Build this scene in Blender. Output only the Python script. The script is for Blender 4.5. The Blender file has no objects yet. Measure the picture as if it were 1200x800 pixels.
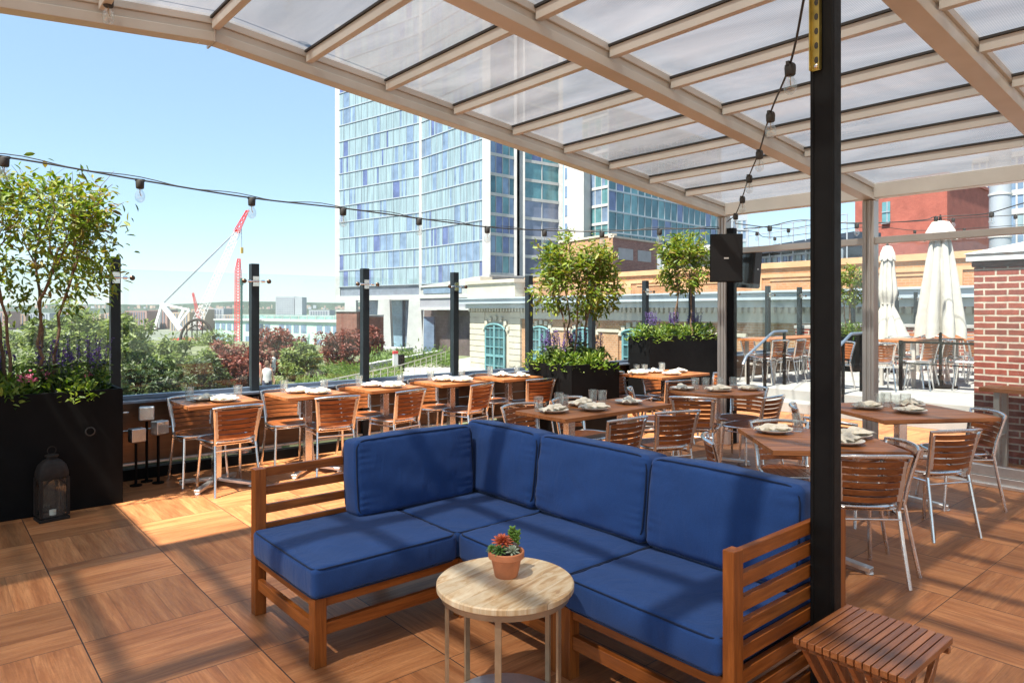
import bpy, math, random
import numpy as np
from mathutils import Vector, Matrix

# ------------------------------------------------------------------ scene, camera, light
scn = bpy.context.scene
COL = scn.collection
R = math.radians
CAM_H = 1.55
FPX = 815.0                       # focal length of the 1200 px wide photograph, in px
HEAD = 90 - math.degrees(math.atan(695 / 815))
FW = Vector((math.cos(R(HEAD)), math.sin(R(HEAD)), 0))
RT = Vector((FW.y, -FW.x, 0))
cd = bpy.data.cameras.new('camera'); cam = bpy.data.objects.new('camera', cd); COL.objects.link(cam)
cam.location = (0, 0, CAM_H); cam.rotation_euler = (R(90), 0, R(HEAD - 90))
cd.sensor_width = 36; cd.lens = FPX / 1200 * 36; cd.shift_y = -37 / 1200
cd.clip_start = 0.05; cd.clip_end = 9000
scn.camera = cam

SUN_EL, SUN_DIR = 61.0, Vector((-0.97, -0.165, 0)).normalized()      # horizontal direction TOWARDS the sun
wd = bpy.data.worlds.new('World'); scn.world = wd; wd.use_nodes = True
nt = wd.node_tree; nt.nodes.clear()
sky = nt.nodes.new('ShaderNodeTexSky'); sky.sky_type = 'NISHITA'; sky.sun_disc = False
sky.sun_elevation = R(SUN_EL); sky.sun_rotation = math.atan2(SUN_DIR.x, SUN_DIR.y)
sky.altitude = 0; sky.air_density = 1.0; sky.dust_density = 0.15; sky.ozone_density = 1.6
bg = nt.nodes.new('ShaderNodeBackground'); bg.inputs[1].default_value = 0.064
wo = nt.nodes.new('ShaderNodeOutputWorld')
tint = nt.nodes.new('ShaderNodeMix'); tint.data_type = 'RGBA'; tint.blend_type = 'MIX'; tint.inputs[0].default_value = .40
tint.inputs[7].default_value = (3.3, 5.2, 7.0, 1)          # thin pale summer haze over the whole sky
nt.links.new(sky.outputs[0], tint.inputs[6]); nt.links.new(tint.outputs[2], bg.inputs[0]); nt.links.new(bg.outputs[0], wo.inputs[0])
ld = bpy.data.lights.new('sun', 'SUN'); ld.energy = 5.0; ld.angle = R(1.1); ld.color = (1, 0.94, 0.84)
sun = bpy.data.objects.new('sun', ld); COL.objects.link(sun); sun.location = (-20, -6, 30)
sd = Vector((SUN_DIR.x * math.cos(R(SUN_EL)), SUN_DIR.y * math.cos(R(SUN_EL)), math.sin(R(SUN_EL))))
sun.rotation_euler = sd.to_track_quat('Z', 'Y').to_euler()
scn.view_settings.view_transform = 'Standard'; scn.view_settings.look = 'None'
scn.view_settings.exposure = 1.6; scn.view_settings.gamma = 1; scn.view_settings.use_curve_mapping = False
scn.render.engine = 'CYCLES'
scn.cycles.max_bounces = 10; scn.cycles.transparent_max_bounces = 24
scn.cycles.sample_clamp_indirect = 6

def CP(px, d, z=0.0):             # a point at depth d (m) in the direction of column px
    l = (px - 600) / FPX * d
    p = FW * d + RT * l
    return Vector((p.x, p.y, z))
def WP(px, py, z=0.0):            # the point of height z seen at (px, py)
    return CP(px, FPX * (CAM_H - z) / (py - 363), z)

# ------------------------------------------------------------------ object helpers
def prop(o, label=None, cat=None, group=None, kind=None):
    if label: o['label'] = label
    if cat: o['category'] = cat
    if group: o['group'] = group
    if kind: o['kind'] = kind
    return o
def empty(name, loc=(0, 0, 0), rz=0.0, label=None, cat=None, group=None):
    o = bpy.data.objects.new(name, None); COL.objects.link(o)
    o.empty_display_size = 0.1; o.location = loc; o.rotation_euler = (0, 0, rz)
    return prop(o, label, cat, group)

class MB:
    def __init__(s): s.v = []; s.f = []; s.m = []
    def add(s, vs, fs, mi=0):
        b = len(s.v); s.v.extend([tuple(x) for x in vs])
        for f in fs: s.f.append(tuple(b + i for i in f)); s.m.append(mi)
    def box(s, c, sz, mi=0, M=None):
        cx, cy, cz = c; hx, hy, hz = sz[0] / 2, sz[1] / 2, sz[2] / 2
        vs = [Vector((cx + a * hx, cy + b * hy, cz + d * hz)) for d in (-1, 1) for b in (-1, 1) for a in (-1, 1)]
        if M is not None: vs = [M @ v for v in vs]
        s.add(vs, [(0, 2, 3, 1), (4, 5, 7, 6), (0, 1, 5, 4), (2, 6, 7, 3), (0, 4, 6, 2), (1, 3, 7, 5)], mi)
    def b2(s, x0, x1, y0, y1, z0, z1, mi=0):
        s.box(((x0 + x1) / 2, (y0 + y1) / 2, (z0 + z1) / 2), (x1 - x0, y1 - y0, z1 - z0), mi)
    def wall(s, p, q, z0, z1, th=0.3, off=0.0, mi=0, zq=None):   # upright slab from p to q, thickness th away from the camera, face shifted off towards it
        p = Vector((p[0], p[1], 0)); q = Vector((q[0], q[1], 0)); d = (q - p).normalized(); n = Vector((d.y, -d.x, 0))
        if n.dot(-(p + q)) < 0: n = -n
        a = p + n * off; b = q + n * off; c = b - n * th; e = a - n * th
        zz = z1 if zq is None else zq
        s.add([(a.x, a.y, z0), (b.x, b.y, z0), (c.x, c.y, z0), (e.x, e.y, z0), (a.x, a.y, z1), (b.x, b.y, zz), (c.x, c.y, zz), (e.x, e.y, z1)],
              [(0, 3, 2, 1), (4, 5, 6, 7), (0, 1, 5, 4), (1, 2, 6, 5), (2, 3, 7, 6), (3, 0, 4, 7)], mi)
    def bar(s, p, q, w, h, mi=0, up=(0, 0, 1)):                  # rectangular bar from p to q
        p = Vector(p); q = Vector(q); d = (q - p).normalized(); up = Vector(up)
        if abs(d.dot(up)) > .98: up = Vector((1, 0, 0)) if abs(d.x) < .9 else Vector((0, 1, 0))
        x = d.cross(up).normalized(); y = x.cross(d).normalized()
        vs = [c + x * a * w / 2 + y * b * h / 2 for c in (p, q) for a, b in ((-1, -1), (1, -1), (1, 1), (-1, 1))]
        s.add(vs, [(3, 2, 1, 0), (4, 5, 6, 7), (0, 1, 5, 4), (1, 2, 6, 5), (2, 3, 7, 6), (3, 0, 4, 7)], mi)
    def tube(s, pts, r, n=8, mi=0, cap=True, closed=False):
        pts = [Vector(p) for p in pts]; rs = r if isinstance(r, (list, tuple)) else [r] * len(pts)
        b = len(s.v); L = len(pts); prev = None
        for i, p in enumerate(pts):
            if closed: d = (pts[(i + 1) % L] - pts[i - 1]).normalized()
            else: d = (pts[min(i + 1, L - 1)] - pts[max(i - 1, 0)]).normalized()
            if prev is None:
                up = Vector((0, 0, 1)) if abs(d.z) < .9 else Vector((1, 0, 0))
                x = d.cross(up).normalized()
            else: x = (prev - d * prev.dot(d)).normalized()
            prev = x; y = d.cross(x)
            for k in range(n):
                a = 2 * math.pi * k / n
                s.v.append(tuple(p + (x * math.cos(a) + y * math.sin(a)) * rs[i]))
        for i in range(L if closed else L - 1):
            j = (i + 1) % L
            for k in range(n):
                k2 = (k + 1) % n
                s.f.append((b + i * n + k, b + i * n + k2, b + j * n + k2, b + j * n + k)); s.m.append(mi)
        if cap and not closed:
            s.f.append(tuple(b + k for k in range(n - 1, -1, -1))); s.m.append(mi)
            s.f.append(tuple(b + (L - 1) * n + k for k in range(n))); s.m.append(mi)
    def lathe(s, prof, c=(0, 0, 0), n=20, mi=0, cap=True):
        b = len(s.v); L = len(prof)
        for r, z in prof:
            for k in range(n):
                a = 2 * math.pi * k / n
                s.v.append((c[0] + r * math.cos(a), c[1] + r * math.sin(a), c[2] + z))
        for i in range(L - 1):
            for k in range(n):
                k2 = (k + 1) % n
                s.f.append((b + i * n + k, b + i * n + k2, b + (i + 1) * n + k2, b + (i + 1) * n + k)); s.m.append(mi)
        if cap:
            s.f.append(tuple(b + k for k in range(n - 1, -1, -1))); s.m.append(mi)
            s.f.append(tuple(b + (L - 1) * n + k for k in range(n))); s.m.append(mi)
    def slab(s, outline, z0, z1, mi=0):
        n = len(outline)
        s.add([(x, y, z0) for x, y in outline] + [(x, y, z1) for x, y in outline],
              [tuple(range(n - 1, -1, -1)), tuple(range(n, 2 * n))] + [(i, (i + 1) % n, n + (i + 1) % n, n + i) for i in range(n)], mi)
    def build(s, name, mats, parent=None, bevel=0, smooth=40, subd=0):
        me = bpy.data.meshes.new(name); me.from_pydata(s.v, [], s.f)
        for m in (mats if isinstance(mats, (list, tuple)) else [mats]): me.materials.append(m)
        me.polygons.foreach_set('material_index', s.m)
        me.update()
        if smooth:
            me.polygons.foreach_set('use_smooth', [True] * len(me.polygons)); me.set_sharp_from_angle(angle=R(smooth))
        o = bpy.data.objects.new(name, me); COL.objects.link(o)
        if parent: o.parent = parent
        if bevel:
            b = o.modifiers.new('bevel', 'BEVEL'); b.width = bevel; b.segments = 2; b.limit_method = 'ANGLE'; b.angle_limit = R(40)
            b.harden_normals = True
        if subd:
            b = o.modifiers.new('subd', 'SUBSURF'); b.levels = subd; b.render_levels = subd
        return o

KIDS = {}
def copy_tree(o, parent=None):
    c = o.copy(); COL.objects.link(c)
    if parent: c.parent = parent
    for ch in [k for k in o.children]: copy_tree(ch, c)
    return c
def place(proto, used, loc, rz, label, cat=None, group=None):
    o = proto if not used[0] else copy_tree(proto)
    used[0] = True
    o.location = loc; o.rotation_euler = (0, 0, rz); o['label'] = label
    if cat: o['category'] = cat
    if group: o['group'] = group
    return o

# ------------------------------------------------------------------ materials
def newmat(name):
    m = bpy.data.materials.new(name); m.use_nodes = True
    return m, m.node_tree.nodes, m.node_tree.links, m.node_tree.nodes['Principled BSDF']
def ramp(N, cols, pos=None):
    r = N.new('ShaderNodeValToRGB'); e = r.color_ramp.elements
    while len(e) < len(cols): e.new(0.5)
    for i, c in enumerate(cols):
        e[i].position = pos[i] if pos else i / (len(cols) - 1); e[i].color = (*c, 1)
    return r
def mix(N, L, mode, fac, a, b):
    x = N.new('ShaderNodeMix'); x.data_type = 'RGBA'; x.blend_type = mode
    if isinstance(fac, (int, float)): x.inputs[0].default_value = fac
    else: L.new(fac, x.inputs[0])
    for sock, v in ((x.inputs[6], a), (x.inputs[7], b)):
        if isinstance(v, tuple): sock.default_value = (*v, 1)
        else: L.new(v, sock)
    return x.outputs[2]
def mapped(N, L, scale=(1, 1, 1), out='Object', rot=(0, 0, 0)):
    t = N.new('ShaderNodeTexCoord'); mp = N.new('ShaderNodeMapping'); mp.inputs['Scale'].default_value = scale; mp.inputs['Rotation'].default_value = rot
    L.new(t.outputs[out], mp.inputs[0]); return mp.outputs[0]
def noise(N, L, vec, scale, detail=4, rough=.55, dist=0.0):
    n = N.new('ShaderNodeTexNoise'); n.inputs['Scale'].default_value = scale; n.inputs['Detail'].default_value = detail
    n.inputs['Roughness'].default_value = rough; n.inputs['Distortion'].default_value = dist
    if vec is not None: L.new(vec, n.inputs['Vector'])
    return n.outputs['Fac']
def bumpn(N, L, h, strength, dist=.01):
    b = N.new('ShaderNodeBump'); b.inputs['Strength'].default_value = strength; b.inputs['Distance'].default_value = dist
    L.new(h, b.inputs['Height']); return b.outputs[0]
def math_(N, L, op, a, b=None, c=None):
    m = N.new('ShaderNodeMath'); m.operation = op
    for i, v in enumerate((a, b, c)):
        if v is None: continue
        if isinstance(v, (int, float)): m.inputs[i].default_value = v
        else: L.new(v, m.inputs[i])
    return m.outputs[0]

def mottled(name, c, var=.25, scale=6, rough=.6, metal=0.0, bump=0.0, spec=.5, stretch=(1, 1, 1), coat=0.0):
    m, N, L, P = newmat(name)
    v = mapped(N, L, stretch)
    n = noise(N, L, v, scale, 6)
    lo = tuple(max(0, x * (1 - var)) for x in c); hi = tuple(min(1, x * (1 + var)) for x in c)
    L.new(mixr(N, L, n, lo, hi), P.inputs['Base Color'])
    rr = N.new('ShaderNodeMapRange'); rr.inputs[3].default_value = max(0.02, rough - .12); rr.inputs[4].default_value = min(1, rough + .12)
    L.new(noise(N, L, v, scale * 2.7, 3), rr.inputs[0]); L.new(rr.outputs[0], P.inputs['Roughness'])
    P.inputs['Metallic'].default_value = metal; P.inputs['Specular IOR Level'].default_value = spec
    if coat: P.inputs['Coat Weight'].default_value = coat
    if bump: L.new(bumpn(N, L, noise(N, L, v, scale * 6, 4), bump), P.inputs['Normal'])
    return m
def mixr(N, L, fac, lo, hi):
    r = ramp(N, [lo, hi], [.3, .7]); L.new(fac, r.inputs[0]); return r.outputs[0]

def wood(name, dark, light, axis=0, rough=.45, grain=1.0, coat=.0, isl=.35, spec=.5):
    m, N, L, P = newmat(name)
    sc = [22, 22, 22]; sc[axis] = 1.6
    t = N.new('ShaderNodeTexCoord'); g = N.new('ShaderNodeNewGeometry')
    mp = N.new('ShaderNodeMapping'); mp.inputs['Scale'].default_value = sc
    add = N.new('ShaderNodeVectorMath'); add.operation = 'ADD'
    cb = N.new('ShaderNodeCombineXYZ')
    r7 = math_(N, L, 'MULTIPLY', g.outputs['Random Per Island'], 17.0)
    for i in range(3): L.new(r7, cb.inputs[i])
    L.new(t.outputs['Object'], add.inputs[0]); L.new(cb.outputs[0], add.inputs[1]); L.new(add.outputs[0], mp.inputs[0])
    n1 = noise(N, L, mp.outputs[0], 1.6 * grain, 7, .62, 1.2)
    n2 = noise(N, L, mp.outputs[0], 7 * grain, 3, .6)
    c1 = mixr(N, L, n1, dark, light)
    c2 = mix(N, L, 'MULTIPLY', .35, c1, mixr(N, L, n2, (.55, .5, .45), (1.1, 1.1, 1.1)))
    hs = N.new('ShaderNodeHueSaturation'); L.new(c2, hs.inputs['Color'])
    mr = N.new('ShaderNodeMapRange'); mr.inputs[3].default_value = 1 - isl; mr.inputs[4].default_value = 1 + isl
    L.new(g.outputs['Random Per Island'], mr.inputs[0]); L.new(mr.outputs[0], hs.inputs['Value'])
    L.new(hs.outputs[0], P.inputs['Base Color'])
    mr2 = N.new('ShaderNodeMapRange'); mr2.inputs[3].default_value = rough - .12; mr2.inputs[4].default_value = rough + .12
    L.new(n2, mr2.inputs[0]); L.new(mr2.outputs[0], P.inputs['Roughness'])
    P.inputs['Coat Weight'].default_value = coat; P.inputs['Coat Roughness'].default_value = .25
    P.inputs['Specular IOR Level'].default_value = spec
    L.new(bumpn(N, L, n2, .15, .004), P.inputs['Normal'])
    return m

def glassmat(name, tint=(.9, .95, .95), refl=1.0, rough=.0, base=0.02, dirt=.03):
    m, N, L, P = newmat(name); N.remove(P); out = N['Material Output']
    tr = N.new('ShaderNodeBsdfTransparent'); tr.inputs[0].default_value = (*tint, 1)
    gl = N.new('ShaderNodeBsdfGlossy'); gl.inputs['Roughness'].default_value = rough
    lw = N.new('ShaderNodeLayerWeight'); lw.inputs[0].default_value = .5
    f = math_(N, L, 'MULTIPLY', math_(N, L, 'POWER', lw.outputs['Facing'], 5.0), .8)
    f = math_(N, L, 'MULTIPLY', math_(N, L, 'ADD', f, .04), refl)
    f = math_(N, L, 'ADD', f, base)
    mx = N.new('ShaderNodeMixShader'); L.new(f, mx.inputs[0]); L.new(tr.outputs[0], mx.inputs[1]); L.new(gl.outputs[0], mx.inputs[2])
    di = N.new('ShaderNodeBsdfDiffuse'); di.inputs[0].default_value = (.8, .85, .85, 1)
    v = mapped(N, L, (1, 1, .25))
    nn = noise(N, L, v, 3, 5)
    mx2 = N.new('ShaderNodeMixShader'); L.new(math_(N, L, 'MULTIPLY', nn, dirt), mx2.inputs[0])
    L.new(mx.outputs[0], mx2.inputs[1]); L.new(di.outputs[0], mx2.inputs[2]); L.new(mx2.outputs[0], out.inputs[0])
    return m

def brickmat(name, c1, c2, mortar, bw=.215, bh=.075, mt=.011, bump=.5, streak=.0, var=.35):
    m, N, L, P = newmat(name)
    t = N.new('ShaderNodeTexCoord'); sp = N.new('ShaderNodeSeparateXYZ'); L.new(t.outputs['Object'], sp.inputs[0])
    u = math_(N, L, 'ADD', sp.outputs[0], sp.outputs[1])
    cb = N.new('ShaderNodeCombineXYZ'); L.new(u, cb.inputs[0]); L.new(sp.outputs[2], cb.inputs[1])
    wob = noise(N, L, cb.outputs[0], 9, 2)
    wv = math_(N, L, 'MULTIPLY', wob, .012)
    cb2 = N.new('ShaderNodeVectorMath'); cb2.operation = 'ADD'; L.new(cb.outputs[0], cb2.inputs[0])
    cw = N.new('ShaderNodeCombineXYZ'); L.new(wv, cw.inputs[0]); L.new(wv, cw.inputs[1]); L.new(cw.outputs[0], cb2.inputs[1])
    b = N.new('ShaderNodeTexBrick'); b.inputs['Scale'].default_value = 1; b.inputs['Brick Width'].default_value = bw; b.inputs['Row Height'].default_value = bh
    b.inputs['Mortar Size'].default_value = mt; b.inputs['Mortar Smooth'].default_value = .25; b.inputs['Bias'].default_value = 0
    b.inputs['Color1'].default_value = (*c1, 1); b.inputs['Color2'].default_value = (*c2, 1); b.inputs['Mortar'].default_value = (*mortar, 1)
    L.new(cb2.outputs[0], b.inputs['Vector'])
    n = noise(N, L, t.outputs['Object'], 14, 6, .65)
    n2 = noise(N, L, t.outputs['Object'], 1.1, 4)
    c = mix(N, L, 'MULTIPLY', 1.0, b.outputs[0], mixr(N, L, n, (1 - var,) * 3, (1.12,) * 3))
    c = mix(N, L, 'MULTIPLY', .7, c, mixr(N, L, n2, (.72, .7, .7), (1.15, 1.15, 1.15)))
    L.new(c, P.inputs['Base Color']); P.inputs['Roughness'].default_value = .85
    inv = math_(N, L, 'SUBTRACT', 1.0, b.outputs['Fac'])
    h = math_(N, L, 'ADD', inv, math_(N, L, 'MULTIPLY', n, .35))
    L.new(bumpn(N, L, h, bump, .008), P.inputs['Normal'])
    return m

def leafmat(name, cols, trans=.34, rough=.5):
    m, N, L, P = newmat(name); out = N['Material Output']
    g = N.new('ShaderNodeNewGeometry'); r = ramp(N, cols); L.new(g.outputs['Random Per Island'], r.inputs[0])
    n = noise(N, L, mapped(N, L), 2.2, 3)
    c = mix(N, L, 'MULTIPLY', .6, r.outputs[0], mixr(N, L, n, (.6, .62, .55), (1.25, 1.2, 1.1)))
    L.new(c, P.inputs['Base Color']); P.inputs['Roughness'].default_value = rough
    tl = N.new('ShaderNodeBsdfTranslucent')
    hs = N.new('ShaderNodeHueSaturation'); hs.inputs['Value'].default_value = 1.5; hs.inputs['Saturation'].default_value = 1.1; L.new(c, hs.inputs['Color']); L.new(hs.outputs[0], tl.inputs[0])
    mx = N.new('ShaderNodeMixShader'); mx.inputs[0].default_value = trans
    L.new(P.outputs[0], mx.inputs[1]); L.new(tl.outputs[0], mx.inputs[2]); L.new(mx.outputs[0], out.inputs[0])
    return m

def floormat():
    m, N, L, P = newmat('wood_look_pavers'); T = .61
    t = N.new('ShaderNodeTexCoord'); sp = N.new('ShaderNodeSeparateXYZ'); L.new(t.outputs['Object'], sp.inputs[0])
    X = math_(N, L, 'DIVIDE', math_(N, L, 'SUBTRACT', sp.outputs[0], 1.19 - 50 * T), T)
    Y = math_(N, L, 'DIVIDE', math_(N, L, 'SUBTRACT', sp.outputs[1], 3.15 - 50 * T), T)
    ix = math_(N, L, 'FLOOR', X); iy = math_(N, L, 'FLOOR', Y)
    fx = math_(N, L, 'SUBTRACT', X, ix); fy = math_(N, L, 'SUBTRACT', Y, iy)
    par = math_(N, L, 'MODULO', math_(N, L, 'ADD', ix, iy), 2.0)
    def sel(a, b):      # par ? a : b
        mm = N.new('ShaderNodeMix'); mm.data_type = 'FLOAT'; L.new(par, mm.inputs[0]); L.new(b, mm.inputs[2]); L.new(a, mm.inputs[3]); return mm.outputs[0]
    along = sel(fx, fy); across = sel(fy, fx)
    # planks in a tile: 4 of uneven width
    wn = N.new('ShaderNodeTexWhiteNoise'); wn.noise_dimensions = '2D'
    cbi = N.new('ShaderNodeCombineXYZ'); L.new(ix, cbi.inputs[0]); L.new(iy, cbi.inputs[1]); L.new(cbi.outputs[0], wn.inputs['Vector'])
    ac4 = math_(N, L, 'MULTIPLY', across, 3.0)
    pk = math_(N, L, 'FLOOR', ac4); fp = math_(N, L, 'SUBTRACT', ac4, pk)
    wn2 = N.new('ShaderNodeTexWhiteNoise'); wn2.noise_dimensions = '3D'
    cb3 = N.new('ShaderNodeCombineXYZ'); L.new(ix, cb3.inputs[0]); L.new(iy, cb3.inputs[1]); L.new(pk, cb3.inputs[2]); L.new(cb3.outputs[0], wn2.inputs['Vector'])
    # grain coordinates
    cg = N.new('ShaderNodeCombineXYZ')
    L.new(math_(N, L, 'ADD', math_(N, L, 'MULTIPLY', along, .62), math_(N, L, 'MULTIPLY', wn.outputs[0], 31.0)), cg.inputs[0])
    L.new(math_(N, L, 'MULTIPLY', across, 6.5), cg.inputs[1])
    L.new(math_(N, L, 'MULTIPLY', wn2.outputs[0], 23.0), cg.inputs[2])
    g1 = noise(N, L, cg.outputs[0], 1.2, 6, .55, .9)
    g2 = noise(N, L, cg.outputs[0], 6, 4, .6, .3)
    cf = N.new('ShaderNodeCombineXYZ'); L.new(math_(N, L, 'MULTIPLY', along, 2.2), cf.inputs[0]); L.new(math_(N, L, 'MULTIPLY', across, 42.0), cf.inputs[1]); L.new(math_(N, L, 'MULTIPLY', wn2.outputs[0], 11.0), cf.inputs[2])
    g3 = noise(N, L, cf.outputs[0], 1.6, 5, .65, .4)
    r = ramp(N, [(.30, .112, .040), (.42, .170, .064), (.54, .245, .100), (.47, .20, .078)], [.2, .42, .62, .8]); L.new(g1, r.inputs[0])
    c = mix(N, L, 'MULTIPLY', .55, r.outputs[0], mixr(N, L, g2, (.66, .6, .55), (1.12, 1.1, 1.08)))
    c = mix(N, L, 'MULTIPLY', .75, c, mixr(N, L, g3, (.70, .64, .58), (1.14, 1.12, 1.10)))
    spk = noise(N, L, t.outputs['Object'], 60, 3, .7)
    c = mix(N, L, 'MULTIPLY', .25, c, mixr(N, L, spk, (.7, .7, .7), (1.15, 1.15, 1.15)))
    hs = N.new('ShaderNodeHueSaturation'); L.new(c, hs.inputs['Color'])
    mr = N.new('ShaderNodeMapRange'); mr.inputs[3].default_value = .80; mr.inputs[4].default_value = 1.22; L.new(wn2.outputs[0], mr.inputs[0]); L.new(mr.outputs[0], hs.inputs['Value'])
    # traffic dirt
    big = noise(N, L, t.outputs['Object'], .9, 5)
    c = mix(N, L, 'MULTIPLY', .5, hs.outputs[0], mixr(N, L, big, (.75, .74, .74), (1.1, 1.1, 1.1)))
    def edge(f, w):     # 1 near 0 or 1
        d = math_(N, L, 'MINIMUM', f, math_(N, L, 'SUBTRACT', 1.0, f)); return math_(N, L, 'LESS_THAN', d, w)
    joint = math_(N, L, 'MAXIMUM', edge(fx, .0045), edge(fy, .003))
    seam = math_(N, L, 'MULTIPLY', edge(fp, .012), .35)
    c = mix(N, L, 'MIX', seam, c, (.12, .055, .025))
    c = mix(N, L, 'MIX', joint, c, (.035, .025, .02))
    L.new(c, P.inputs['Base Color'])
    rr = N.new('ShaderNodeMapRange'); rr.inputs[3].default_value = .38; rr.inputs[4].default_value = .62; L.new(g2, rr.inputs[0]); L.new(rr.outputs[0], P.inputs['Roughness'])
    P.inputs['Specular IOR Level'].default_value = .35
    h = math_(N, L, 'SUBTRACT', math_(N, L, 'MULTIPLY', g2, .12), joint)
    L.new(bumpn(N, L, h, .4, .006), P.inputs['Normal'])
    return m

def fabric(name, c, scale=900, bump=.15, wr=.22, rough=.9, sheen=.12):
    m, N, L, P = newmat(name)
    v = mapped(N, L)
    w = N.new('ShaderNodeTexWave'); w.inputs['Scale'].default_value = scale * .3; w.inputs['Distortion'].default_value = 1; L.new(v, w.inputs[0])
    n = noise(N, L, v, 3.5, 5, .6, .6); n3 = noise(N, L, v, scale * .25, 2)
    lo = tuple(x * .92 for x in c); hi = tuple(x * 1.08 for x in c)
    cc = mix(N, L, 'MULTIPLY', .35, mixr(N, L, n, lo, hi), mixr(N, L, n3, (.7, .7, .7), (1.25, 1.25, 1.25)))
    L.new(cc, P.inputs['Base Color']); P.inputs['Roughness'].default_value = rough
    P.inputs['Sheen Weight'].default_value = sheen; P.inputs['Specular IOR Level'].default_value = .2
    b1 = bumpn(N, L, n3, bump, .002)
    b = N.new('ShaderNodeBump'); b.inputs['Strength'].default_value = wr; b.inputs['Distance'].default_value = .03
    vs = mapped(N, L, (3, 3, 1.2)); L.new(noise(N, L, vs, 2.2, 3, .5, 1.5), b.inputs['Height']); L.new(b1, b.inputs['Normal'])
    L.new(b.outputs[0], P.inputs['Normal'])
    return m

def mango():
    m, N, L, P = newmat('pale_mango_wood')
    t = N.new('ShaderNodeTexCoord'); sp = N.new('ShaderNodeSeparateXYZ'); L.new(t.outputs['Object'], sp.inputs[0])
    a = math_(N, L, 'DIVIDE', sp.outputs[1], .085); ia = math_(N, L, 'FLOOR', a); fa = math_(N, L, 'SUBTRACT', a, ia)
    wn = N.new('ShaderNodeTexWhiteNoise'); wn.noise_dimensions = '1D'; L.new(ia, wn.inputs['W'])
    cb = N.new('ShaderNodeCombineXYZ'); L.new(math_(N, L, 'MULTIPLY', sp.outputs[0], 5.0), cb.inputs[0]); L.new(math_(N, L, 'MULTIPLY', sp.outputs[1], 22.0), cb.inputs[1]); L.new(math_(N, L, 'MULTIPLY', wn.outputs[0], 19.0), cb.inputs[2])
    n = noise(N, L, cb.outputs[0], 1.0, 7, .6, 1.2); n2 = noise(N, L, t.outputs['Object'], 5, 4, .6, 1.0)
    r = ramp(N, [(.34, .17, .07), (.64, .43, .22), (.76, .60, .38), (.84, .72, .52)], [.28, .42, .52, .68]); L.new(n, r.inputs[0])
    c = mix(N, L, 'MULTIPLY', .7, r.outputs[0], mixr(N, L, n2, (.78, .68, .56), (1.1, 1.1, 1.08)))
    hs = N.new('ShaderNodeHueSaturation'); L.new(c, hs.inputs['Color']); mr = N.new('ShaderNodeMapRange'); mr.inputs[3].default_value = .88; mr.inputs[4].default_value = 1.12; L.new(wn.outputs[0], mr.inputs[0]); L.new(mr.outputs[0], hs.inputs['Value'])
    L.new(mix(N, L, 'MIX', math_(N, L, 'MULTIPLY', math_(N, L, 'LESS_THAN', fa, .015), .6), hs.outputs[0], (.25, .15, .08)), P.inputs['Base Color'])
    P.inputs['Roughness'].default_value = .5; L.new(bumpn(N, L, n, .12, .003), P.inputs['Normal']); return m

def polycarb():
    m, N, L, P = newmat('twin_wall_polycarbonate'); N.remove(P); out = N['Material Output']
    tr = N.new('ShaderNodeBsdfTransparent'); tr.inputs[0].default_value = (.70, .70, .71, 1)
    tl = N.new('ShaderNodeBsdfTranslucent'); gl = N.new('ShaderNodeBsdfGlossy'); gl.inputs['Roughness'].default_value = .22
    di = N.new('ShaderNodeBsdfDiffuse'); di.inputs[0].default_value = (.35, .35, .36, 1)
    v = mapped(N, L, (1.0, .35, 1)); n = noise(N, L, v, 1.6, 5, .6, 1.4)
    v2 = mapped(N, L, (6, .5, 1), rot=(0, 0, .5)); n2 = noise(N, L, v2, 1.2, 4, .6, .7)
    L.new(mixr(N, L, n, (.12, .118, .122), (.23, .222, .226)), tl.inputs[0])
    L.new(mixr(N, L, n2, (.5, .5, .52), (.9, .9, .9)), gl.inputs[0])
    t = N.new('ShaderNodeTexCoord'); sp = N.new('ShaderNodeSeparateXYZ'); L.new(t.outputs['Object'], sp.inputs[0])
    rib = math_(N, L, 'ABSOLUTE', math_(N, L, 'SINE', math_(N, L, 'MULTIPLY', sp.outputs[1], math.pi / .011)))
    ribf = math_(N, L, 'GREATER_THAN', rib, .35)
    nb = bumpn(N, L, rib, .15, .002)
    L.new(nb, gl.inputs['Normal'])
    a = N.new('ShaderNodeMixShader'); L.new(math_(N, L, 'ADD', math_(N, L, 'MULTIPLY', math_(N, L, 'SUBTRACT', 1.0, ribf), .32), math_(N, L, 'ADD', .58, math_(N, L, 'MULTIPLY', n2, .16))), a.inputs[0])
    L.new(tr.outputs[0], a.inputs[1]); L.new(tl.outputs[0], a.inputs[2])
    b = N.new('ShaderNodeMixShader'); b.inputs[0].default_value = .12; L.new(a.outputs[0], b.inputs[1]); L.new(di.outputs[0], b.inputs[2])
    c = N.new('ShaderNodeMixShader'); lw = N.new('ShaderNodeLayerWeight'); lw.inputs[0].default_value = .5
    L.new(math_(N, L, 'ADD', math_(N, L, 'MULTIPLY', math_(N, L, 'POWER', lw.outputs['Facing'], 4.0), .6), .06), c.inputs[0]); L.new(b.outputs[0], c.inputs[1]); L.new(gl.outputs[0], c.inputs[2])
    L.new(c.outputs[0], out.inputs[0]); return m

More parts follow.
